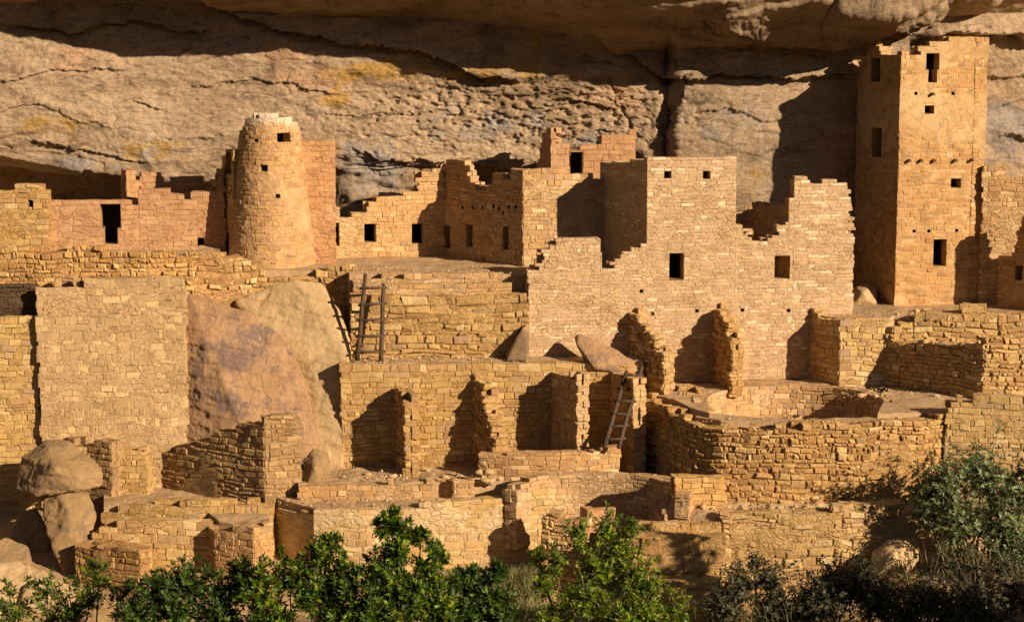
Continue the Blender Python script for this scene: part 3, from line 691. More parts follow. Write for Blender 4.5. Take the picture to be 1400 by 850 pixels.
# ------------------------------------------------------------------ square tower
a = at(1168,300,63.8); b = at(1226,300,60.9); c = at(1343,300,61.4); dd = Vector((c.x+ (a.x-b.x), c.y+(a.y-b.y), 0))
SQ, sqp = wall('square_tower', 'tall four storey square tower reaching the cliff brow, plastered upper storeys', 'tower',
     [(a.x,a.y), (b.x,b.y), (c.x,c.y), (dd.x,dd.y)],
     [(1168,95,0), (1185,72,0), (1200,57,0), (1204,74,0), (1225,76,0), (1228,73,1), (1252,72,1), (1256,62,1), (1290,57,1), (1292,51,1), (1330,50,1), (1343,50,1), (1343,55,2)], Z_TOWER-.3, .4, 'plaster', smz=lambda z: .5*max(0, min(1, (z-zat(225,61))/.5)),
     ops=[(1191,80,1204,112,0), (1192,175,1206,215,0), (1266,73,1284,95,1,'window',0), (1269,95,1281,113,1,'window',2), (1264,144,1277,155,1), (1300,244,1314,257,1), (1276,327,1294,364,1,'doorway')],
     holes=[(1177,318,0), (1195,318,0), (1252,128,1), (1303,128,1), (1250,316,1), (1270,316,1), (1308,315,1), (1332,320,1)],
     beams=[(1242,219,1), (1258,219,1), (1276,219,1), (1305,219,1), (1328,218,1), (1274,128,1)])
wall('stone_wall', 'high rough wall attached to the right side of the square tower', 'wall', [(1341,330,61.2), (1440,330,61.0)],
     [(1341,226), (1368,229), (1372,242), (1400,243), (1440,236)], Z_TOWER-.3, .4, 'tan')
wall('stone_wall', 'shaded broken wall with a bright little window at the right edge', 'wall', [(1364,400,60.8), (1430,400,59.3)],
     [(1364,352), (1384,345), (1388,330), (1394,318), (1400,298), (1430,290)], Z_TOWER-.3, .35, 'tan', ops=[(1388,363,1398,383)])
# ------------------------------------------------------------------ right middle
wall('stone_wall', 'block shaped retaining wall with shaded left side on the plaza before the square tower', 'wall',
     [(1099,470,59.3), (1148,470,57.7), (1222,470,57.9)],
     [(1099,417,0), (1108,419,0), (1115,426,0), (1128,438,0), (1148,438,0), (1150,437,1), (1222,441,1)], Z_PLAZA-.2, .4, 'gold')
wall('stone_wall', 'rubble retaining wall stepping down from the square tower to the right edge', 'wall', [(1212,450,58.2), (1300,450,58.0), (1440,450,57.7)],
     [(1212,455), (1222,450), (1240,440), (1262,428), (1300,425), (1340,422), (1345,430), (1400,428), (1440,428)], Z_PLAZA-.2, .5, 'rough')
wall('stone_wall', 'large corner wall with shaded left side and bright right side at the plaza edge', 'wall',
     [(1203,490,58.0), (1345,500,55.4), (1445,500,55.6)],
     [(1203,448,0), (1217,449,0), (1221,466,0), (1260,469,0), (1345,470,0), (1347,462,1), (1400,461,1), (1445,460,1)], Z_PLAZA-.3, .45, 'rubble')
wall('stone_wall', 'small two tier bright wall left of the upper kiva', 'wall', [(886,545,56.5), (965,550,56.3)],
     [(886,540), (920,533), (965,533)], Z_PLAZA-.4, .5, 'rubble')
kc = at(1088, 550, 55.4); kz = zat(530, 57.4)
kp = [(kc.x+2.5*math.cos(R(a)), kc.y+2.3*math.sin(R(a))) for a in range(200, -21, -8)]
wall('kiva_wall', 'curved inner wall of the round upper kiva on the plaza', 'wall', kp, [(0,kz-.15), (.15,kz), (.85,kz), (1,kz-.1)], Z_PLAZA-1.2, .45, 'tan', smooth=True, topraw=True)
# curved retaining wall
cw = [(862,560,57.2), (880,565,56.1), (905,570,54.9), (945,590,53.3), (985,600,52.7), (1040,600,52.45), (1110,600,52.4), (1190,600,52.5), (1260,600,52.8), (1300,600,53.2)]
wall('retaining_wall', 'long curved rubble retaining wall below the upper kiva', 'wall', cw,
     [(862,536), (880,541), (905,555), (925,568), (945,578), (985,583), (1050,584), (1110,582), (1200,578), (1260,575), (1284,572), (1300,560)], Z_LOW-.6, .5, 'rubble', smooth=True, endjag=.1)
wall('retaining_wall', 'yellow block retaining wall at the right edge beside the curved wall', 'wall', [(1292,600,53.0), (1450,600,52.6)],
     [(1292,556), (1310,546), (1360,545), (1450,543)], Z_LOW-1.0, .5, 'gold')
wall('retaining_wall', 'low front retaining wall on the right, pale rounded blocks under the dirt ledge', 'wall', [(985,740,51.2), (1060,740,51.1), (1150,740,51.15), (1235,740,51.4)],
     [(985,699), (1010,705), (1060,702), (1130,697), (1150,693), (1235,686)], 1.2, .5, 'rough', smear=.42)
# ------------------------------------------------------------------ centre: ledge walls and pilasters
wall('retaining_wall', 'two tier rubble wall behind the left ladder', 'wall', [(478,430,57.6), (722,430,57.55)],
     [(478,405), (520,408), (690,402), (722,404)], Z_LEDGE-.3, .5, 'rough')
wall('retaining_wall', 'upper course of flat stones above the two tier ladder wall', 'wall', [(482,390,57.95), (700,390,57.95)],
     [(482,382), (505,378), (560,376), (640,373), (684,374), (686,390), (700,392)], Z_LEDGE, .4, 'tan')
wall('retaining_wall', 'long golden wall behind the three courtyard pilasters', 'wall', [(466,560,56.35), (866,560,56.35)],
     [(466,505), (474,499), (560,499), (700,497), (740,499), (866,503)], Z_COURT-.3, .5, 'gold')
G1 = 'pilaster walls in the courtyard'
buttress('leftmost courtyard pilaster, ragged and pale, under the left ladder ledge', 540, 600, 56.35, 553, 600, 55.0, [(540,533), (546,536), (553,545)], Z_COURT-.3, .42, group=G1)
buttress('second courtyard pilaster with a sloping broken edge, above the stone pile', 646, 600, 56.35, 676, 600, 55.1, [(646,513), (655,520), (662,545), (668,580), (674,602), (678,610)], Z_COURT-.3, .5, group=G1)
buttress('broad courtyard pilaster, flat topped, left of the right ladder', 753, 560, 56.35, 789, 570, 54.9, [(753,511), (775,513), (789,516)], Z_COURT-.3, .38, 'tan', group=G1)
buttress('pilaster directly behind the right ladder', 834, 560, 56.35, 866, 570, 55.0, [(834,509), (852,512), (866,520)], Z_COURT-.3, .4, 'tan', group=G1)
wall('kiva_wall', 'low curved parapet between the pilasters and the lower kiva', 'wall', [(654,625,54.9), (700,625,54.6), (750,625,54.5), (800,625,54.55), (848,625,54.8)],
     [(654,621), (700,619), (760,618), (848,612)], Z_COURT-.4, .35, 'tan', smooth=True)
# lower kiva arc
lk = at(812, 660, 52.3); lkz = zat(648, 54.1)
lp = [(lk.x+2.28*math.cos(R(a)), lk.y+1.75*math.sin(R(a))) for a in range(156, -22, -8)]
wall('kiva_wall', 'curved back wall of the lower kiva, right half in shadow', 'wall', lp, [(0,lkz-.2), (.1,lkz), (.9,lkz+.05), (1,lkz)], Z_LOW-1.4, .4, 'tan', smooth=True, topraw=True)
wall('stone_wall', 'pale block wall right of the lower kiva', 'wall', [(921,690,52.0), (992,690,52.1)], [(921,656), (960,656), (992,658)], 1.5, .5, 'gold')
wall('kiva_wall', 'long pale curved front wall of the left kiva above the oak bushes', 'wall',
     [(372,740,54.2), (430,740,52.7), (500,740,52.6), (600,740,52.9), (690,740,53.3), (752,740,53.6)],
     [(372,697,0), (428,699,0), (432,698,1), (500,697,1), (560,692,2), (600,688,2), (650,680,3), (700,673,3), (748,667,4)], .6, .4, 'pale')
wall('stone_wall', 'low straight curb wall along the courtyard behind the left kiva', 'wall', [(408,680,54.0), (592,680,54.0)],
     [(408,665), (480,662), (592,660)], Z_BENCH-.2, .35, 'tan')
wall('stone_wall', 'short curb block right of the gap in the courtyard edge', 'wall', [(593,680,54.6), (620,680,53.9), (648,680,54.0)],
     [(593,658,0), (619,657,0), (621,657,1), (648,658,1)], Z_BENCH-.2, .3, 'tan')
# lower centre-right small walls and big-block steps
wall('stone_wall', 'stepped stone stub in front of the lower kiva behind the green bush', 'wall', [(741,730,52.0), (800,730,51.6)],
     [(741,703), (762,703), (764,712), (800,716)], .6, .5, 'rubble')
wall('stone_wall', 'small low cell wall inside the lower kiva', 'wall', [(793,710,53.0), (803,710,52.5), (842,710,52.6)], [(793,694,0), (803,694,0), (842,694,1)], 1.0, .3, 'pink')
wall('stone_wall', 'tiny partition inside the shadow of the lower kiva', 'wall', [(890,720,52.9), (908,720,51.8), (925,720,51.9)], [(890,703,0), (907,704,0), (925,707,1)], 1.0, .25, 'pink')
wall('stone_step', 'upper step of large rounded blocks under the lower kiva', 'step', [(868,730,51.0), (985,730,50.9)], [(868,720), (985,714)], .8, .6, 'rough', scale=1.7)
wall('stone_step', 'lower dappled step of large rounded blocks', 'step', [(860,760,50.3), (992,760,50.2)], [(860,744), (992,740)], .3, .6, 'rough', scale=1.9)
wall('stone_wall', 'sunlit bottom wall of squared blocks beneath the dappled steps', 'wall', [(900,820,49.6), (985,820,49.6)], [(900,796), (985,797)], -.3, .7, 'gold', scale=1.3)
# ------------------------------------------------------------------ left middle
wall('stone_wall', 'upper band of weathered rubble under the pink doorway wall', 'wall', [(-60,360,57.25), (100,360,57.1), (200,360,57.1), (264,360,57.4)],
     [(-60,336), (20,338), (60,342), (130,338), (180,347), (236,346), (262,354)], Z_MID-1.2, .5, 'rubble')
wall('stone_wall', 'stone footing curving round below the round tower', 'wall', [(255,370,58.5), (300,370,58.6), (360,370,58.75), (420,370,58.9), (484,370,58.8)],
     [(255,344), (300,345), (318,351), (340,358), (362,376), (420,378), (445,366), (484,366)], Z_MID-1.6, .5, 'rubble', smooth=True)
wall('stone_wall', 'large sunlit wall of squared blocks left of the pink boulder', 'wall', [(52,480,56.4), (254,480,56.5)],
     [(52,400), (60,394), (72,392), (76,386), (108,389), (130,384), (165,388), (190,384), (222,387), (240,384), (248,392), (254,402)], 2.0, .45, 'block', endjag=.07)
wall('stone_wall', 'yellow wall at the far left edge beside the vertical gap', 'wall', [(-60,520,56.6), (53,520,56.6)],
     [(-60,435), (53,435)], 2.0, .45, 'gold')
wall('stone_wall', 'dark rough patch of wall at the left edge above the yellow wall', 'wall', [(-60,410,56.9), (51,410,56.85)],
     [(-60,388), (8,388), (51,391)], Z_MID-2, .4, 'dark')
wall('stone_wall', 'broken corner room with a stepped brown side and pale end below the pink boulder', 'wall',
     [(192,640,57.0), (362,640,54.15), (413,640,54.5)],
     [(192,608,0), (210,613,0), (262,613,0), (275,601,0), (290,599,0), (296,590,0), (318,588,0), (322,580,0), (362,578,0), (364,572,1), (395,565,1), (412,572,1)], 2.6, .45, 'brown')
wall('stone_wall', 'sloping patch of pale wall between the balanced boulder and the corner room', 'wall', [(100,650,56.0), (202,650,55.6)],
     [(100,612), (152,614), (195,612), (202,650)], 1.5, .5, 'gold')
wall('stone_wall', 'low brown broken wall top behind the balanced boulder', 'wall', [(85,610,56.4), (152,610,55.4)],
     [(85,600), (110,604), (152,607)], 2.0, .4, 'brown')
wall('retaining_wall', 'lower golden wall tier under the corner room', 'wall', [(140,740,53.9), (200,740,53.7), (372,740,53.5)],
     [(140,700), (165,696), (200,688), (300,687), (372,690)], .5, .5, 'gold', scale=1.1)
wall('retaining_wall', 'second lower wall tier left of the little cell', 'wall', [(128,780,53.0), (290,780,52.7)],
     [(128,728), (150,716), (215,712), (290,716)], .2, .5, 'gold', scale=1.1)
wall('little_cell', 'small cubic stone cell with a tiny dark window on its shaded side', 'building',
     [(270,750,53.6), (294,750,52.2), (347,750,51.6), (374,750,51.9)],
     [(270,716,0), (294,722,0), (296,722,1), (345,722,1), (348,722,2), (374,714,2)], .2, .4, 'tan', ops=[(278,734,285,743,0)])
terrace([(300, 52.7), (347, 52.05), (368, 52.25), (368, 53.6), (285, 53.6)], zat(720, 52.0), 'dirt roof of the small stone cell')
wall('stone_block_ruin', 'squat brown ruin block with dark cap in front of the balanced boulder', 'wall',
     [(102,770,52.3), (190,770,51.3), (206,770,51.5)], [(102,748,0), (135,744,0), (190,752,0), (206,754,1)], .0, .6, 'brown')

# ------------------------------------------------------------------ boulders
def boulder_mat(name, c1, c2, c3, sc_=1.6, vein=.6, bumpd=.05):
    m, n, b = newmat(name); g = n.nodes.new('ShaderNodeNewGeometry').outputs['Position']
    a = noise(n, sc_*.6, 6, .65, .6, g); r = ramp(n, [(.3, tuple(v*.8 for v in c1)), (.45, c1), (.62, c2), (.75, tuple(min(1, v*1.15) for v in c2))]); n.links.new(a.outputs[0], r.inputs[0])
    v = noise(n, sc_*3.2, 9, .82, 1.2, g, (1, 1, .6)); big = noise(n, sc_*.7, 3, .5, .5, g, (.8, 1, 1))
    ad = n.nodes.new('ShaderNodeMath'); ad.operation = 'ADD'; n.links.new(v.outputs[0], ad.inputs[0]); n.links.new(big.outputs[0], ad.inputs[1])
    hf = n.nodes.new('ShaderNodeMath'); hf.operation = 'MULTIPLY'; hf.inputs[1].default_value = .5; n.links.new(ad.outputs[0], hf.inputs[0])
    vr = ramp(n, [(.505, 0), (.56, vein)]); n.links.new(hf.outputs[0], vr.inputs[0])
    c = mix(n, r.outputs[0], c3, vr.outputs[0])
    f = noise(n, 16, 7, .78, 0, g); fr = ramp(n, [(.32, .62), (.5, 1), (.68, 1.16)]); n.links.new(f.outputs[0], fr.inputs[0])
    n.links.new(mix(n, c, fr.outputs[0], .85, 'MULTIPLY'), b.inputs['Base Color'])
    b1 = bump(n, b, v.outputs[0], bumpd, .9); bump(n, b, f.outputs[0], .03, .9, b1); return m
M['b_pink'] = boulder_mat('pink_boulder_rock', (.42,.245,.14), (.50,.30,.17), (.20,.14,.13), 1.3, .8, .09)
M['b_gold'] = boulder_mat('golden_boulder_rock', (.52,.355,.19), (.60,.42,.24), (.40,.26,.14), 1.0, .3, .04)
M['b_brown'] = boulder_mat('brown_boulder_rock', (.37,.235,.12), (.46,.29,.15), (.20,.145,.11), 1.6, .6, .09)
def boulder(label, pts, mat, vox=.06, amp=.06, freq=1.3, relax=3, cat='boulder', group=None, name='boulder', raw=False):
    bm = bmesh.new()
    for p in pts: bm.verts.new(p if raw else at(*p))
    bmesh.ops.convex_hull(bm, input=bm.verts[:])
    bmesh.ops.delete(bm, geom=[v for v in bm.verts if not v.link_faces], context='VERTS')
    me = bpy.data.meshes.new('hull'); bm.to_mesh(me); bm.free()
    o = bpy.data.objects.new('hull', me); C.objects.link(o)
    md = o.modifiers.new('r', 'REMESH'); md.mode = 'VOXEL'; md.voxel_size = vox
    s = o.modifiers.new('s', 'SMOOTH'); s.iterations = relax*3; s.factor = .5
    dg = bpy.context.evaluated_depsgraph_get(); me2 = bpy.data.meshes.new_from_object(o.evaluated_get(dg))
    bpy.data.objects.remove(o); n = len(me2.vertices)
    co = np.empty(n*3, np.float32); no = np.empty(n*3, np.float32)
    me2.vertices.foreach_get('co', co); me2.vertices.foreach_get('normal', no); co = co.reshape(-1, 3); no = no.reshape(-1, 3)
    x, y, z = [co[:, i].astype(float) for i in range(3)]
    d = amp*fbm(x*freq, y*freq, z*freq, 5)-amp*.9*np.clip(ridge(x*freq*.6, y*freq*.6, z*freq*.9, 3)-1.15, 0, 1)
    q = z*2.2+x*.4+.5*fbm(x, y, z, 2); st = q-np.floor(q); d += amp*.35*np.where(st > .85, (st-.85)/.15, 1-st/.85)
    d += amp*.35*fbm(x*4.5, y*4.5, z*5.5, 4, .6)
    co += no*d[:, None]; c = co.mean(0); c[2] = co[:, 2].min()
    me2.vertices.foreach_set('co', (co-c).reshape(-1)); me2.update()
    me2.polygons.foreach_set('use_smooth', [True]*len(me2.polygons))
    o = link(name, me2, None, [M[mat]]); o.location = c; return tag(o, label, cat, group)
boulder('huge pink slab boulder with a dark veined face left of centre',
    [(258,400,57.1),(285,470,56.5),(312,520,56.25),(330,562,56.1),(300,600,56.2),(244,468,56.9),(246,560,56.8),(254,618,56.6),(275,540,56.4),(340,426,57.0),(395,466,57.0),(420,530,56.7),(434,600,56.3),(434,680,55.8),(360,660,55.5),(300,450,59.0),(420,560,59.0),(330,640,58.5),(270,500,58.9)], 'b_pink', .035, .07, 1.3, 1)
boulder('rounded golden rock mass behind the pink slab boulder',
    [(320,410,58.5),(372,390,58.4),(405,382,58.3),(440,386,58.3),(468,425,58.0),(479,470,57.3),(482,505,56.7),(476,560,56.5),(470,640,56.2),(440,665,56.2),(400,640,56.9),(425,500,57.0),(390,440,57.9),(400,420,60),(460,500,60),(440,650,59),(340,450,59.5)], 'b_gold', .045, .07, .8, 4)
boulder('small rounded knob of rock bulging from the golden rock mass', [(440,548,57.0),(468,535,57.0),(482,560,57.0),(481,590,56.8),(465,612,56.6),(446,650,56.3),(432,570,56.8),(455,570,56.5),(465,570,57),(470,640,57)], 'b_gold', .04, .04)
boulder('dark topped low boulder beside the courtyard left of the pilasters', [(414,628,54.9),(428,612,55.0),(448,616,55.1),(455,640,54.9),(440,668,54.5),(416,670,54.4),(430,640,54.3),(440,640,56)], 'b_brown', .04, .04)
boulder('broad balanced boulder resting on a leaning rock at the far left',
    [(22,655,54.2),(30,625,54.4),(62,603,54.6),(92,603,54.7),(128,628,54.5),(143,648,54.2),(140,664,53.8),(100,672,53.3),(50,678,53.2),(22,668,53.6),(75,640,52.9),(60,620,56),(120,640,56),(40,660,56)], 'b_brown', .035, .07)
boulder('upright leaning rock carrying the balanced boulder',
    [(58,680,53.7),(80,672,53.5),(120,672,53.7),(132,700,53.7),(128,740,53.3),(112,785,52.9),(90,790,52.7),(72,750,52.8),(60,715,53.1),(95,700,52.9),(110,700,54.8),(95,780,54.5),(70,700,54.8)], 'b_brown', .035, .07)
boulder('shaded rock tucked behind the leaning rock', [(25,700,54.6),(50,690,54.6),(70,740,54.0),(60,785,53.6),(20,780,53.8),(10,740,54.3),(30,730,55.4),(60,730,55.5)], 'b_brown', .06, .07)
boulder('flat rock shelf at the bottom left corner', [(-40,772,52.6),(20,765,52.9),(60,778,52.6),(78,800,52.0),(50,815,51.6),(0,818,51.4),(-40,830,51.4),(-20,800,54),(60,800,53.6)], 'b_gold', .05, .07)
boulder('rounded boulder at the very bottom left corner', [(-40,800,51.2),(0,796,51.2),(24,812,51.0),(20,840,50.5),(-30,870,50.3),(-10,820,52)], 'b_gold', .05, .07)
boulder('wedge shaped rock lying between the corner boulder and the leaning rock', [(30,800,51.8),(55,788,51.9),(95,796,51.8),(112,812,51.4),(100,835,50.9),(50,838,50.8),(28,822,51.2),(70,800,52.6)], 'b_gold', .04, .06)
boulder('low brown rock half hidden by the oak sprays at the bottom left', [(100,822,51.0),(130,808,51.2),(175,812,51.1),(190,835,50.6),(160,855,50.2),(110,855,50.2),(140,820,52)], 'b_brown', .04, .06)
boulder('flat stone slab below the block wall beside the balanced boulder', [(-20,742,53.4),(10,735,53.6),(40,748,53.4),(48,772,52.9),(10,778,52.7),(-25,770,52.9),(10,750,54.2)], 'b_brown', .04, .05)
boulder('tilted grey topped slab on the ledge between the ladders', [(785,460,57.4),(790,456,57.2),(812,462,57.0),(845,478,56.8),(872,500,56.6),(868,512,56.4),(812,506,56.2),(808,498,56.1),(788,470,56.8),(840,500,57.6),(800,498,57.4)], 'b_pink', .04, .03)
boulder('pointed wedge of rock at the crevice right of the left ladder wall', [(722,440,57.5),(714,448,57.3),(690,485,57.1),(692,494,56.8),(722,494,56.7),(724,460,57.2),(720,480,57.9)], 'b_brown', .035, .03)
boulder('bulging rock at the shaded foot of the square tower', [(1160,402,62.0),(1170,392,61.8),(1186,386,61.8),(1200,395,61.7),(1200,418,61.2),(1165,418,61.4),(1180,400,61.3),(1180,395,63)], 'b_gold', .05, .04)
boulder('tan boulder below the low front wall on the right', [(1195,752,50.9),(1212,738,51.0),(1240,732,51.0),(1256,742,50.9),(1258,765,50.6),(1240,790,50.2),(1200,790,50.2),(1188,770,50.5),(1220,760,50.0),(1225,760,52)], 'b_gold', .045, .07)
ORD = ['first','second','third','fourth','fifth','sixth','seventh','eighth','ninth','tenth','eleventh','twelfth','thirteenth','fourteenth']
def stone(label, x, y, z, r, group, name):
    q = []
    for _ in range(14):
        v = Vector((random.gauss(0, 1), random.gauss(0, 1), random.gauss(0, 1))).normalized(); q.append((x+v.x*r*1.3, y+v.y*r, z+r*.55+v.z*r*.8))
    boulder(label, q, 'b_gold', r*.22, r*.12, 3, 1, 'stone', group, name, raw=True)
for k, (px, Y, dz, r) in enumerate(sorted([(650,54.35,0,.17), (661,54.1,0,.18), (672,54.2,0,.16), (656,54.5,0,.15), (683,54.4,0,.13), (655,54.3,.24,.15), (666,54.25,.25,.16), (660,54.35,.47,.13)])):
    z = Z_COURT-.06+dz; stone(ORD[k]+' stone from the left in the small tumbled pile at the second pilaster', xat(px, Y, z), Y, z, r, 'stones of the small pile in the courtyard', 'fallen_stone')
for (x0, x1, Y0, Y1, z, n, lab, grp) in [(1205,1290,58.3,60.0,Z_TOWER,8,'loose stone on the terrace before the square tower','loose stones before the tower'),
        (1150,1290,55.8,57.4,Z_PLAZA,9,'loose stone on the plaza near the shaded corner wall','loose stones on the plaza'),
        (960,1200,51.7,52.2,Z_LOW,12,'loose stone on the dirt ledge under the curved retaining wall','loose stones on the dirt ledge'),
        (480,640,54.6,56.0,Z_COURT,7,'loose stone on the courtyard floor by the pilasters','loose stones in the courtyard')]:
    for k, px in enumerate(sorted(random.uniform(x0, x1) for _ in range(n))):
        Y = random.uniform(Y0, Y1); r = random.uniform(.05, .12); stone(ORD[k]+' '+lab.replace('loose stone', 'loose stone from the left'), xat(px, Y, z), Y, z-.03, r, grp, 'loose_stone')

# ------------------------------------------------------------------ ladders
def ladder(label, feet, heads, nr, rr=.068, wr=.042, over=.13):
    F = [at(*p) for p in feet]; T_ = [at(*p) for p in heads]
    root = thing('ladder', label, 'ladder', (F[0]+F[1])/2, 'pole ladders')
    for f, t in zip(F, T_):
        m = MB(); pts = [f.lerp(t, k/5)+Vector((random.uniform(-.015, .015), 0, 0)) for k in range(6)]
        m.tube(pts, [rr, rr*.98, rr*.95, rr*.92, rr*.88, rr*.8], 10); m.build('rail', [M['wood']], root, True)
    for k in range(nr):
        t = .10+(.74)*k/(nr-1); zr = F[0].z+(min(T_[0].z, T_[1].z)-F[0].z)*t/.9; a = F[0].lerp(T_[0], (zr-F[0].z)/(T_[0].z-F[0].z)); b = F[1].lerp(T_[1], (zr+random.uniform(-.02, .03)-F[1].z)/(T_[1].z-F[1].z)); d = (b-a).normalized()
        m = MB(); m.tube([a-d*over+Vector((0, -.03, random.uniform(-.02, .02))), (a+b)/2+Vector((0, -.03, 0)), b+d*over+Vector((0, -.03, random.uniform(-.02, .02)))], [wr*.9, wr, wr*.85], 8)
        m.build('rung', [M['wood']], root, True)
    return root
ladder('weathered pole ladder leaning upright on the ledge below the round tower', [(489,493,56.75), (521,494,56.75)], [(499,374,57.25), (524,387,57.25)], 5)
ladder('pole ladder leaning to the right out of the courtyard beside the shaded curved wall', [(826,612,54.3), (846,612,54.3)], [(857,507,55.6), (877,501,55.6)], 6)

def gravel(label, areas, n):
    m = MB()
    for i in range(n):
        x0, x1, Y0, Y1, z = areas[i % len(areas)]; Y = random.uniform(Y0, Y1); px = random.uniform(x0, x1); c = Vector((xat(px, Y, z), Y, z-.005)); r = random.uniform(.008, .028) if random.random() < .9 else random.uniform(.03, .06)
        b0 = len(m.v)
        for d in ((1,0,0), (0,1,0), (-1,0,0), (0,-1,0), (0,0,1), (.6,.6,.5), (-.6,.5,.6)):
            m.v.append(tuple(c+Vector(d)*r*random.uniform(.7, 1.4)))
        for f in ((0,5,4), (5,1,4), (1,6,4), (6,2,4), (2,3,4), (3,0,4), (0,1,5), (1,2,6), (0,3,2), (0,2,1)): m.f.append(tuple(b0+t for t in f)); m.m.append(0)
    return tag(m.build('gravel', [M['b_gold']]), label, 'gravel', None, 'stuff')
gravel('small sandstone grit strewn over the ledges and floors', [(480,720,56.5,57.5,Z_LEDGE), (1130,1290,57.9,60.5,Z_TOWER), (410,650,54.3,56.2,Z_COURT), (410,650,54.3,56.2,Z_COURT), (960,1230,51.5,52.4,Z_LOW), (380,740,53.1,54.3,Z_BENCH), (960,1230,51.5,52.4,Z_LOW), (960,1290,52.9,53.5,Z_PLAZA-.14), (145,370,53.9,54.8,zat(690,54.3)), (450,720,58.3,60,Z_MID), (1150,1300,55.8,57.5,Z_PLAZA)], 2300)
# ------------------------------------------------------------------ vegetation
def leaf_mat(name, cols, trans=.25):
    m, n, b = newmat(name); g = n.nodes.new('ShaderNodeNewGeometry'); k = len(cols)
    r = ramp(n, [(i/max(k, 1), c) for i, c in enumerate(cols)] if k > 1 else [(0, cols[0]), (1, cols[0])], 'CONSTANT'); n.links.new(g.outputs['Random Per Island'], r.inputs[0])
    n.links.new(r.outputs[0], b.inputs['Base Color']); b.inputs['Roughness'].default_value = .45; b.inputs['Specular IOR Level'].default_value = .35
    t = n.nodes.new('ShaderNodeBsdfTranslucent'); n.links.new(r.outputs[0], t.inputs[0]); ms = n.nodes.new('ShaderNodeMixShader'); ms.inputs[0].default_value = trans
    n.links.new(b.outputs[0], ms.inputs[1]); n.links.new(t.outputs[0], ms.inputs[2])
    n.links.new(ms.outputs[0], [x for x in n.nodes if x.type == 'OUTPUT_MATERIAL'][0].inputs[0]); return m
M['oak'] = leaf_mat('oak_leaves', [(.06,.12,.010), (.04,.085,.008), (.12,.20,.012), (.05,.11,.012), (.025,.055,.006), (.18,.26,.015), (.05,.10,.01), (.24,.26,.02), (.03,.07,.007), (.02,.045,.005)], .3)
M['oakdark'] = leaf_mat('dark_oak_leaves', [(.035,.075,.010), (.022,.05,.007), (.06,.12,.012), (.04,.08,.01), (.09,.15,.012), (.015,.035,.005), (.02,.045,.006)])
M['oaklight'] = leaf_mat('yellow_green_oak_leaves', [(.12,.21,.015), (.08,.15,.012), (.19,.28,.02), (.10,.18,.015), (.05,.10,.01), (.26,.30,.02), (.09,.16,.012), (.30,.27,.03), (.03,.06,.008)], .35)  # brighter yellow-green leaf colours of the small-leaved oak
M['sage'] = leaf_mat('sage_leaves', [(.11,.16,.06), (.08,.12,.04), (.15,.20,.08), (.06,.09,.03), (.12,.12,.05), (.17,.22,.10)], .15)
M['dry'] = leaf_mat('dry_brush_leaves', [(.055,.05,.025), (.04,.045,.02), (.08,.065,.035), (.035,.05,.018), (.06,.045,.025)], .1)
M['straw'] = leaf_mat('straw_grass', [(.26,.21,.09), (.18,.17,.06), (.10,.13,.035), (.20,.15,.07), (.09,.11,.03), (.07,.08,.03)], .2)
M['bark'] = plain_mat('shrub_bark', (.10,.075,.055), (.18,.14,.10), 8, .01, 40)
LEAF = [(0,0), (.05,.25), (.24,.38), (.09,.45), (.30,.68), (.10,.70), (.13,.92), (0,1.0), (-.13,.92), (-.10,.70), (-.30,.68), (-.09,.45), (-.24,.38), (-.05,.25)]
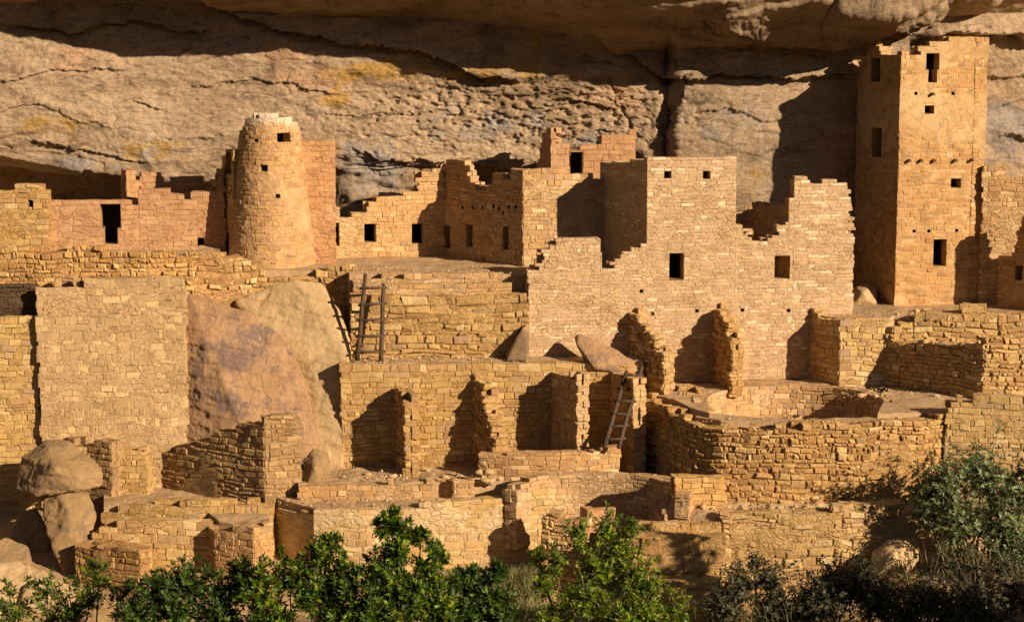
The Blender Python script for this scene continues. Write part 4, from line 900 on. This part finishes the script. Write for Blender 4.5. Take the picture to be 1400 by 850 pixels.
def shrub(label, blobs, trunk, leafm, nleaf, lsize, lobed=True, group=None, name='oak_bush', cat='bush', ros=6, twigs=2.0, spread=1.0, stemr=.05, shell=.45):
    """blobs: (px,py,Y,r metres). leaves in rosettes at twig tips"""
    B = [(at(px, py, Y), r) for px, py, Y, r in blobs]; T0 = Vector(trunk)
    root = thing(name, label, cat, T0, group); st = MB(); lf = MB(); rnd = random.Random(hash(label) % 9999 if False else len(label)*31+int(blobs[0][0]))
    vol = sum(r*r for _, r in B)
    for c, r in B:
        mid = T0.lerp(c, .5)+Vector((rnd.uniform(-.3, .3), rnd.uniform(-.2, .2), rnd.uniform(-.1, .3)))
        st.tube([T0, mid, c], [stemr, stemr*.6, stemr*.25], 6)
        n = max(3, int(nleaf*r*r/vol/ros)); shoots = []
        for q_ in range(int(5 if lobed else 3)):
            sd_ = Vector((rnd.gauss(0, .6), rnd.gauss(0, .4), rnd.uniform(.3, 1.3))).normalized(); e_ = c+sd_*r*rnd.uniform(1.15, 1.7)
            st.tube([c, c.lerp(e_, .5)+Vector((rnd.uniform(-.05, .05), 0, 0)), e_], [.018, .011, .005], 5, cap=False)
            for t_ in (.55, .68, .8, .9, 1.0): shoots.append((c.lerp(e_, t_)+Vector((rnd.uniform(-.06, .06), rnd.uniform(-.06, .06), 0)), sd_))
        for i in range(n+len(shoots)):
            d = Vector((rnd.gauss(0, 1), rnd.gauss(0, 1), rnd.gauss(0, 1))).normalized()
            lump = 1+.30*math.sin(d.x*5+c.x*3)*math.cos(d.z*6+c.z)+rnd.uniform(-.12, .12)
            q = c+d*r*.85*lump*(rnd.random()**shell)*spread*(1.0 if rnd.random() > .12 else rnd.uniform(1.1, 1.45))
            if i >= n: q, d = shoots[i-n]
            elif rnd.random() < twigs/ros:
                s0 = c.lerp(q, .25); st.tube([s0, s0.lerp(q, .6)+Vector((0, 0, -.03)), q], [.014, .009, .004], 4, cap=False)
            ax = (d+Vector((0, 0, .55))+Vector((rnd.gauss(0, .4), rnd.gauss(0, .4), rnd.gauss(0, .4)))).normalized()
            u = ax.cross(Vector((rnd.random(), rnd.random(), .1))).normalized(); v = ax.cross(u)
            for j in range(ros):
                an = 2*math.pi*j/ros+rnd.uniform(-.4, .4)
                o = (u*math.cos(an)+v*math.sin(an)); dr = (o+ax*rnd.uniform(.0, .9)).normalized(); sd = dr.cross(ax)
                if sd.length < .01: continue
                sd.normalize(); L = lsize*rnd.uniform(.6, 1.25); b0 = len(lf.v); nn = dr.cross(sd)
                if lobed:
                    for (a1, a2) in LEAF: lf.v.append(tuple(q+dr*a2*L+sd*a1*L-nn*(a2*a2*.18*L)+nn*abs(a1)*.3*L))
                    k = len(LEAF)
                    lf.f.append(tuple(b0+t for t in range(k))); lf.m.append(0)
                else:
                    w = .22*L if lobed is False else .07*L
                    for (a1, a2) in ((0, 0), (w, .5*L), (0, L), (-w, .5*L)): lf.v.append(tuple(q+dr*a2+sd*a1))
                    lf.f.append((b0, b0+1, b0+2, b0+3)); lf.m.append(0)
    st.build('stems', [M['bark']], root, True); lf.build('foliage', [M[leafm]], root)
    return root
def gz(px, Y): return 0.2
FY1 = 39.0
def tr(px, Y, z=.0): return (xat(px, Y, z), Y, z-.2)
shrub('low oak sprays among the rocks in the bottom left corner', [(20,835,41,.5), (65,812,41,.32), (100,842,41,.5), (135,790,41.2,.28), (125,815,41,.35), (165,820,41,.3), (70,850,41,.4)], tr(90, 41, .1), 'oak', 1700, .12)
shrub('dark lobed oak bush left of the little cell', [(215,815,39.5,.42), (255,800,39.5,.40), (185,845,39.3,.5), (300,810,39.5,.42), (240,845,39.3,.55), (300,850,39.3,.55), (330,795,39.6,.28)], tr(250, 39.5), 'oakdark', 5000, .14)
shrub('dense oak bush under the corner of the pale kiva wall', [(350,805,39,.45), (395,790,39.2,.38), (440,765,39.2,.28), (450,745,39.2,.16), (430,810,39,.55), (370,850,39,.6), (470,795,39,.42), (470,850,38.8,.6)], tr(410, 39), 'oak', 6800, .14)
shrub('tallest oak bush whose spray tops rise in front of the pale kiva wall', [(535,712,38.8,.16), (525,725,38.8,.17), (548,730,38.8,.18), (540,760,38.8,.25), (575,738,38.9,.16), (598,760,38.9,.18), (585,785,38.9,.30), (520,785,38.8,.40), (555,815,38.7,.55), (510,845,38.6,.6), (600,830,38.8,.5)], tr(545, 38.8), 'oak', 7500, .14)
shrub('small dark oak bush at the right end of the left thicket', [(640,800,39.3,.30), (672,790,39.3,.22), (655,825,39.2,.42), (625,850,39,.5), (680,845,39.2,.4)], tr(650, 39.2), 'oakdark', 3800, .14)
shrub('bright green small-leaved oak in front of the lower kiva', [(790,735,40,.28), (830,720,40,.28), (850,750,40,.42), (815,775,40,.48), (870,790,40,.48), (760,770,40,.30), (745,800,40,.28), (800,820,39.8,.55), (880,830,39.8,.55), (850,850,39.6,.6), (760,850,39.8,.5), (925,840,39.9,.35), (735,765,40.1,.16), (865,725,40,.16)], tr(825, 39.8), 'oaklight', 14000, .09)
shrub('sprawling sage green bush on the right slope below the yellow wall', [(1290,665,50.6,.9), (1340,650,50.8,.9), (1380,680,50.7,1.0), (1310,710,50.2,.9), (1370,730,50.0,1.0), (1268,700,50.6,.5), (1420,650,50.8,1.0), (1400,760,49.8,.9), (1262,672,50.8,.35)], tr(1330, 50.6, 2.3), 'sage', 17000, .12, lobed=False, name='sage_bush', spread=1.0, shell=.6)
shrub('grey brown sagebrush at the foot of the low front wall', [(1010,800,47.5,.6), (1050,790,47.5,.5), (990,830,47.3,.7), (1060,835,47.3,.8), (1030,770,48,.25)], tr(1025, 47.5, .6), 'dry', 9000, .10, lobed=False, name='brush', twigs=4, shell=.7)
shrub('dark brush before the tan boulder', [(1130,815,47,.8), (1100,835,47,.8), (1180,785,47.8,.45), (1160,800,47.3,.6), (1200,820,47,.8), (1130,790,47.6,.3)], tr(1140, 47, .6), 'dry', 11000, .11, lobed=False, name='brush', twigs=4, shell=.7)
shrub('dark brush in the bottom right corner', [(1270,820,46.5,.8), (1330,815,46.5,.8), (1390,810,46.5,.9), (1240,840,46.5,.8), (1350,845,46,1.0), (1300,845,46,.9)], tr(1310, 46.5, .8), 'dry', 12000, .11, lobed=False, name='brush', twigs=4, shell=.7)
shrub('thin leafless brush on the right slope below the sage bush', [(1290,770,49.3,.45), (1330,775,49.2,.5), (1375,780,49.0,.5)], tr(1330, 49.2, 1.8), 'dry', 1800, .10, lobed=False, name='brush', twigs=5, shell=.8)

for k, (x, y, h, w) in enumerate([(14.4,41.9,9.3,1.1), (15.8,39.3,6.9,1.4), (17.8,39.8,7.2,1.5), (19.8,39.6,7.3,1.6), (22.0,39.7,7.5,1.7), (24.4,40.0,7.8,1.8), (20.9,37,8.6,1.8), (17,36.6,8.2,1.6)]):  # trees out of view, placed and sized to shade the steps and brush
    JX = sorted([14.4,15.8,17.8,19.8,22.0,24.4,20.9,17]).index(x)
    B = []
    root = thing('juniper_tree', ORD[JX]+' dark juniper from the left in the unseen shading grove on the right slope', 'tree', (x, y, .3), 'unseen shading junipers on the right slope')
    t = MB(); t.tube([(x,y,.2), (x+.1,y,h*.4), (x,y+.1,h*.9)], [.2,.13,.03], 8); t.build('trunk', [M['bark']], root, True); f = MB(); rn = random.Random(k)
    for i in range(2600 if k else 800):
        v = Vector((rn.gauss(0, 1), rn.gauss(0, 1), rn.gauss(0, 1))).normalized()*(rn.random()**.4); u = (v.z+1)/2
        c = Vector((x, y, .6+(h-.4)*u)); rr = w*(1-.55*u)*(1+.25*math.sin(v.x*7+k)); c += Vector((v.x*rr, v.y*rr, 0)); L = .22
        a = Vector((rn.gauss(0, 1), rn.gauss(0, 1), rn.gauss(0, 1))).normalized(); bb = a.cross(Vector((rn.random(), .3, .2))).normalized(); n0 = len(f.v)
        f.v += [tuple(c-a*L), tuple(c+bb*L*.5), tuple(c+a*L), tuple(c-bb*L*.5)]; f.f.append((n0, n0+1, n0+2, n0+3)); f.m.append(0)
    f.build('crown', [M['dry']], root)
# grass tufts as one mass
def grass(label, spots, n, mat):
    m = MB()
    for i in range(n):
        px, py, Y, w = random.choice(spots); b = at(px+random.gauss(0, w), py+random.uniform(-6, 6), Y+random.uniform(-.5, .5))
        L = random.uniform(.15, .62); d = Vector((random.gauss(0, .35), random.gauss(0, .35), 1)).normalized(); s = d.cross(Vector((random.gauss(0, 1), random.gauss(0, 1), 0))).normalized()*.008
        t = b+d*L; k = len(m.v); m.v += [tuple(b-s), tuple(b+s), tuple(b+d*L*.6+s*.8), tuple(t+Vector((d.x*.2, d.y*.2, -.05))), tuple(b+d*L*.6-s*.8)]
        m.f.append((k, k+1, k+2, k+3, k+4)); m.m.append(0)
    return tag(m.build('grass', [M[mat]]), label, 'grass', None, 'stuff')
grass('dry straw coloured grass between the two oak thickets', [(700,845,43,20), (670,850,42,24), (735,850,43,16), (700,820,45,22), (680,800,47,22), (720,800,48,16), (640,800,48,24)], 4200, 'straw')
grass('sparse dry grass on the shaded slope at the bottom right', [(1050,850,47,40), (1250,800,48,40), (1350,830,47,50), (1320,770,49,30)], 700, 'straw')
